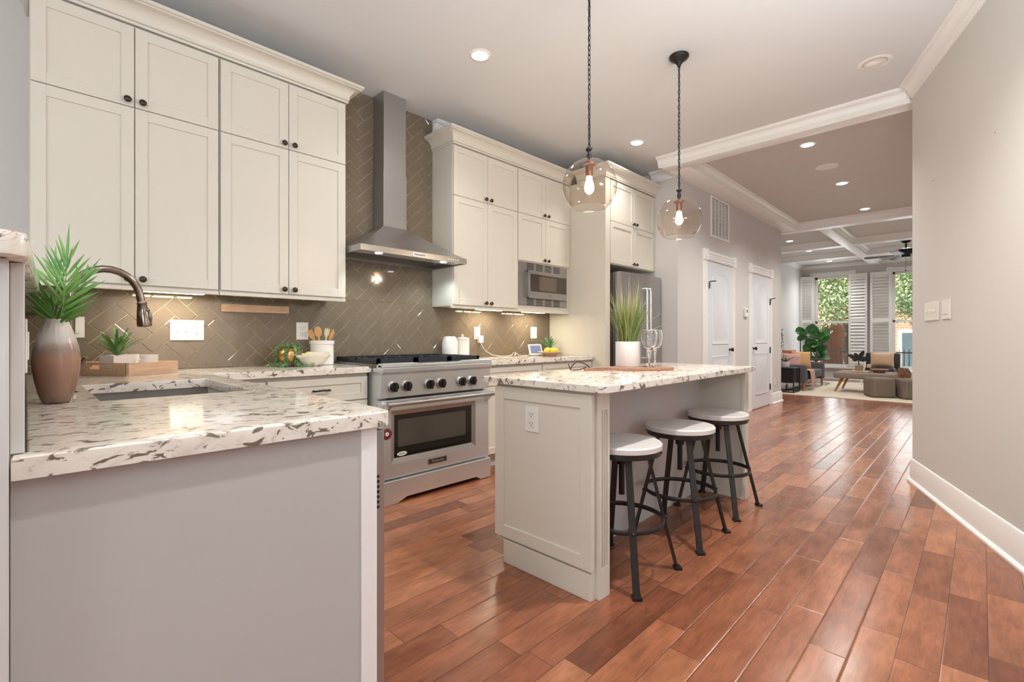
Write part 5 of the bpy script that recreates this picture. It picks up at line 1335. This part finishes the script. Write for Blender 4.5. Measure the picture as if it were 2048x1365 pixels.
# C-shaped table at the far sofa end
ctb = thing('c_table', 'thin black metal C-shaped side table at the window end of the sofa', 'table', (13.1, 2.7, RZ))
mb = MB()
for y in (2.55, 2.90):
    for p in (((12.93, y, .006), (13.40, y, .006)), ((13.40, y, .006), (13.40, y, .56)), ((12.93, y, .56), (13.40, y, .56))): mb.bar((p[0][0], p[0][1], p[0][2]+RZ), (p[1][0], p[1][1], p[1][2]+RZ), .02, .012)
mb.bar((13.40, 2.55, .006+RZ), (13.40, 2.90, .006+RZ), .02, .012); mb.build('frame', M['black'], ctb)
MB().box(12.92, 13.42, 2.54, 2.91, .578, .592, .002).build('tabletop', M['black'], ctb)
# fiddle-leaf fig
fp = thing('fig_tree', 'fiddle-leaf fig tree with large glossy leaves in front of the first window', 'plant', (13.95, 2.95, RZ))
FX, FY = 13.95, 2.95
MB().lathe([(.13, 0), (.15, .01), (.17, .30), (.16, .30), (.15, .27), (.002, .26)], (FX, FY, RZ), 28, cap1=False).build('pot', M['whitemat'], fp, 50)
MB().tube([(FX, FY, .26), (FX+.02, FY+.01, .6), (FX-.02, FY-.04, .95), (FX, FY-.08, 1.25)], [.02, .017, .013, .007], 8).build('trunk', M['bark'], fp, 60)
MB().tube([(FX+.01, FY, .62), (FX, FY+.12, .85), (FX-.03, FY+.22, 1.2)], [.014, .011, .006], 8).build('branch', M['bark'], fp, 60)
mb = MB(); rr = random.Random(14)
def figleaf(p, d, L, up):
    d = d.normalized(); P_ = [p+d*L*t-Vector((0, 0, .25*L*t*t)) for t in (0, .12, .3, .5, .7, .88, 1)]
    mb.blade(P_, [.004, L*.16, L*.24, L*.30, L*.33, L*.22, .004], side=d.cross(up), fold=.18)
for k in range(34):
    t = k/33; z = .55+.75*t; a = k*2.4
    q = (FX, FY-.06*t, z) if k % 3 else (FX-.02, FY+.04+.19*t, z)
    d = Vector((math.cos(a)*.35, math.sin(a), rr.uniform(-.1, .9))); figleaf(Vector(q), d, rr.uniform(.24, .34), Vector((-1, rr.uniform(-.4, .4), rr.uniform(.1, .9))))
mb.build('foliage', M['fig'], fp)
# floor lamp with a black dome
lm = thing('floor_lamp', 'black dome reading lamp hanging beside the fig tree', 'lamp', (13.55, 3.2, RZ))
MB().lathe([(.13, 0), (.13, .015), (.02, .02)], (13.55, 3.2, RZ), 28).build('base', M['black'], lm, 40)
MB().tube([(13.55, 3.2, .02), (13.55, 3.2, 1.05), (13.53, 3.12, 1.14), (13.45, 2.85, 1.10), (13.42, 2.68, 1.0)], .011, 8).build('pole', M['black'], lm, 60)
MB().lathe([(.015, .10), (.05, .09), (.085, .05), (.10, 0), (.097, 0), (.08, .045), (.002, .08)], (13.42, 2.66, .86), 28, cap1=False).build('shade', M['black'], lm, 50)
# hanging shelf on the party wall
hs = thing('hanging_shelf', 'white hanging wall shelf on black cord with a trailing plant pot', 'shelf', (12.6, YW, 1.2))
MB().box(11.95, 12.62, YW-.17, YW-.002, 1.18, 1.205, .002).build('board', M['trim'], hs)
MB().tube([(12.60, YW-.1, 1.205), (12.30, YW-.02, 2.3), (12.0, YW-.1, 1.205)], .008, 6).build('cord', M['black'], hs)
MB().box(12.0, 12.5, YW-.04, YW-.02, 1.206, 1.75, .002).build('picture', M['paper'], hs)
tv = thing('trailing_vine', 'dark trailing vine in a small pot on the hanging shelf', 'plant', (12.55, YW-.1, 1.206))
MB().lathe([(.05, 0), (.06, .09), (.05, .09), (.002, .08)], (12.55, YW-.1, 1.206), 20, cap1=False).build('pot', M['sofalight'], tv, 50)
mb = MB(); rr = random.Random(6)
for k in range(90):
    a = rr.uniform(0, 2*PI); t = rr.random(); p = Vector((12.55+.07*math.cos(a)*(1+.6*t), YW-.1+min(.085, .09*math.sin(a)), 1.32-.45*t)); d = Vector((rr.uniform(-1, 1), rr.uniform(-1, .3), rr.uniform(-1, .3))).normalized()
    mb.blade([p, p+d*.025, p+d*.05], [.003, .016, .002], fold=.2)
mb.build('foliage', M['greyleaf'], tv)
wl = thing('wall_lamp', 'black dome wall lamp beside the hanging shelf', 'lamp', (11.75, YW, 1.1))
MB().tube([(11.75, YW-.002, 1.18), (11.75, YW-.16, 1.20), (11.75, YW-.2, 1.17)], .01, 8).build('arm', M['black'], wl, 60)
MB().lathe([(.015, .10), (.06, .09), (.10, .04), (.11, 0), (.105, 0), (.002, .08)], (11.75, YW-.22, 1.07), 24, cap1=False).build('shade', M['black'], wl, 50)
# bench used as a coffee table and what stands on it
bn = thing('upholstered_bench', 'long grey-brown upholstered bench with splayed wooden legs used as coffee table', 'bench', (11.85, 1.63, RZ))
MB().box(11.42, 12.28, 1.17, 2.12, .285, .408, .035, 3).build('cushion', M['benchfab'], bn, 60)
for x, y, dx, dy in ((11.55, 1.98, -.06, .12), (12.15, 1.98, .08, .12), (11.55, 1.30, -.06, -.1), (12.15, 1.30, .08, -.1)): MB().tube([(x+dx, y+dy, RZ+.007), (x, y, .29)], [.016, .028], 10).build('leg', M['legwood'], bn, 40)
BT = .4085
ty = 1.73
tag(MB().box(11.62, 11.93, 1.57, 1.86, BT, BT+.028, .004).build('wooden_tray', M['oak']), 'small square wooden tray on the bench under the leafy planter', 'tray')
pp = thing('planter_cube', 'dark rubber plant cutting in a square wooden planter on the bench', 'plant', (11.76, 1.74, BT+.0285))
mb = MB(); z0 = BT+.0285; mb.box(11.70, 11.82, 1.68, 1.80, z0, z0+.115, .003); mb.build('pot', mat('grey_wood', (150, 132, 112), .7), pp)
MB().tube([(11.76, 1.74, z0+.11), (11.76, 1.75, z0+.2), (11.76, 1.76, z0+.26)], .010, 8).build('stem', M['darkleaf'], pp, 60)
mb = MB()
for dy, dz, L in ((.9, .55, .20), (.35, 1, .15), (-.55, 1.0, .22), (-1, .35, .17), (-1, .0, .15), (.6, .0, .10)):
    d = Vector((-.25, dy, dz)).normalized(); p = Vector((11.76, 1.755, z0+.22)); mb.blade([p+d*L*t for t in (0, .25, .55, .85, 1)], [.006, .03, .04, .025, .003], side=d.cross(Vector((1, 0, 0))), fold=.2)
mb.build('leaves', M['darkleaf'], pp)
db = tag(MB().lathe([(.06, 0), (.09, .01), (.14, .05), (.155, .07), (.148, .072), (.10, .03), (.002, .02)], (11.80, 1.42, BT), 30, cap1=False).build('wooden_bowl', M['walnutlight'], None, 50), 'wide brown wooden bowl on the bench, right of the planter', 'bowl')
cd = thing('candle_holder', 'stubby candle in a black holder behind the wooden bowl on the bench', 'candle', (12.08, 1.62, BT))
MB().lathe([(.05, 0), (.05, .01), (.03, .015), (.03, .06), (.045, .065), (.045, .08)], (12.08, 1.62, BT), 20).build('holder', M['black'], cd, 40)
MB().lathe([(.035, .08), (.036, .15), (.002, .152)], (12.08, 1.62, BT), 20, cap1=False).build('candle', M['candle'], cd, 40)
# ottomans
def ottoman(label, x, y, rz):
    o = thing('pouf_ottoman', label, 'ottoman', (x, y, RZ), rz, 'taupe fabric ottomans on the rug')
    MB().box(-.19, .19, -.20, .20, .004, .355, .05, 4).build('cover', M['taupefab'], o, 60, True)
    mb = MB()
    for s_ in (-.145, .145): mb.tube([(s_, -.203, .05), (s_, -.203, .31), (s_, -.16, .357), (s_, .16, .357), (s_, .203, .31), (s_, .203, .05)], .006, 6)
    mb.build('piping', M['benchfab'], o, 60, True); return o
o1 = ottoman('taupe cube ottoman in front of the bench', 11.05, 1.33, math.radians(-62))
dup(o1, (11.08, .87, RZ), 'taupe cube ottoman farther right, cut off by the right-hand wall', rz=math.radians(-66))
# armchair by the window
ac = thing('armchair', 'black leather armchair with pale piping between the windows', 'chair', (13.75, 1.62, RZ))
mb = MB(); mb.box(13.93, 14.05, 1.30, 1.93, .34, .745, .03, 3); mb.build('backrest', M['leatherblack'], ac, 60)
MB().box(13.45, 13.95, 1.36, 1.88, .32, .42, .03, 3).build('seat', M['leatherblack'], ac, 60)
for y in (1.285, 1.945): MB().tube([(13.45, y, RZ+.006), (13.60, y, .3), (13.92, y, .42), (13.98, y, .74)], .012, 8).build('side_frame', M['white'], ac, 60)
for y in (1.40, 1.84): MB().tube([(14.0, y, RZ+.004), (13.95, y, .34)], .014, 8).build('leg', M['white'], ac, 40)
pillow('throw_pillow', 'peach pillow standing on the black armchair by the windows', (13.72, 1.60, .428), (.43, .34), (math.radians(0), 0, math.radians(-90)), M['peach'], None, .075, M['trim'])
lg = thing('driftwood_stump', 'brown driftwood stump beside the armchair', 'stump', (13.3, 1.18, RZ))
mb = MB(); rr = random.Random(3); rings = []
for i in range(7):
    z = RZ+.44*i/6; r_ = .13*(1+.15*math.sin(i*1.7))*(1-.25*(i/6)**2); rings.append([mb.v((13.3+r_*(1+.14*math.sin(3*2*PI*k/20+i*.6))*math.cos(2*PI*k/20), 1.18+r_*(1+.14*math.cos(2*2*PI*k/20+i))*math.sin(2*PI*k/20), z)) for k in range(20)])
for a, b in zip(rings, rings[1:]):
    for k in range(20): mb.face([a[k], a[(k+1) % 20], b[(k+1) % 20], b[k]])
mb.face(rings[0][::-1]); mb.face(rings[-1]); mb.build('wood', wood_material('driftwood', (70, 44, 28), (140, 100, 70), (6, 6, 3)), lg, 60)
# radiator cover below second window
rc = thing('radiator_cover', 'white radiator cover below the second window', 'radiator', (XF-.22, 1.1, 0))
MB().box(XF-.42, XF-.075, .70, 1.42, 0, .27, .004).build('box', M['trim'], rc)
MB().box(XF-.44, XF-.075, .68, 1.44, .27, .30, .004).build('lid', M['trim'], rc)
# ceiling fan
cfx, cfy = 11.95, 1.02
cf_ = thing('ceiling_fan', 'black ceiling fan hanging from the coffered living room ceiling', 'ceiling fan', (12.25, 1.04, H))
X_, Y_ = 12.25, 1.05
MB().lathe([(.10, -.001), (.095, -.02), (.06, -.07), (.05, -.08)], (X_, Y_, H), 28).build('canopy', M['black'], cf_, 40)
MB().tube([(X_, Y_, H-.08), (X_, Y_, H-.19)], .016, 10).build('downrod', M['black'], cf_, 40)
MB().lathe([(.05, .0), (.12, -.02), (.14, -.06), (.12, -.11), (.07, -.13), (.07, -.18), (.002, -.185)], (X_, Y_, H-.18), 32, cap1=False).build('motor', M['black'], cf_, 40)
for k in range(5):
    a = math.radians(96)+2*PI*k/5; mb = MB(Matrix.Translation((X_, Y_, H-.315)) @ Matrix.Rotation(a, 4, 'Z') @ Matrix.Rotation(math.radians(9), 4, 'X'))
    mb.box(.10, .20, -.02, .02, -.003, .003); mb.prism([(.18, -.05), (.60, -.068), (.66, -.05), (.67, 0), (.66, .05), (.60, .068), (.18, .05)], 'z', -.004, .004, .001); mb.build('blade', M['black'], cf_)
mb = MB(); mb.tube([(X_-.05, Y_, H-.36), (X_-.05, Y_, H-.62)], .0025, 5); mb.sphere((X_-.05, Y_, H-.63), .013); mb.build('pull_chain', M['black'], cf_, 60)
# nail marks on the angled wall
mb = MB(RWM)
for u, v in ((1.266, 2.196), (.412, 2.194)): mb.lathe([(.0035, .0003), (.0035, .0015)], (u, v, 0), 8)
tag(mb.build('wall_nails', M['slot']), 'two tiny picture nails left in the right-hand wall', 'nail')
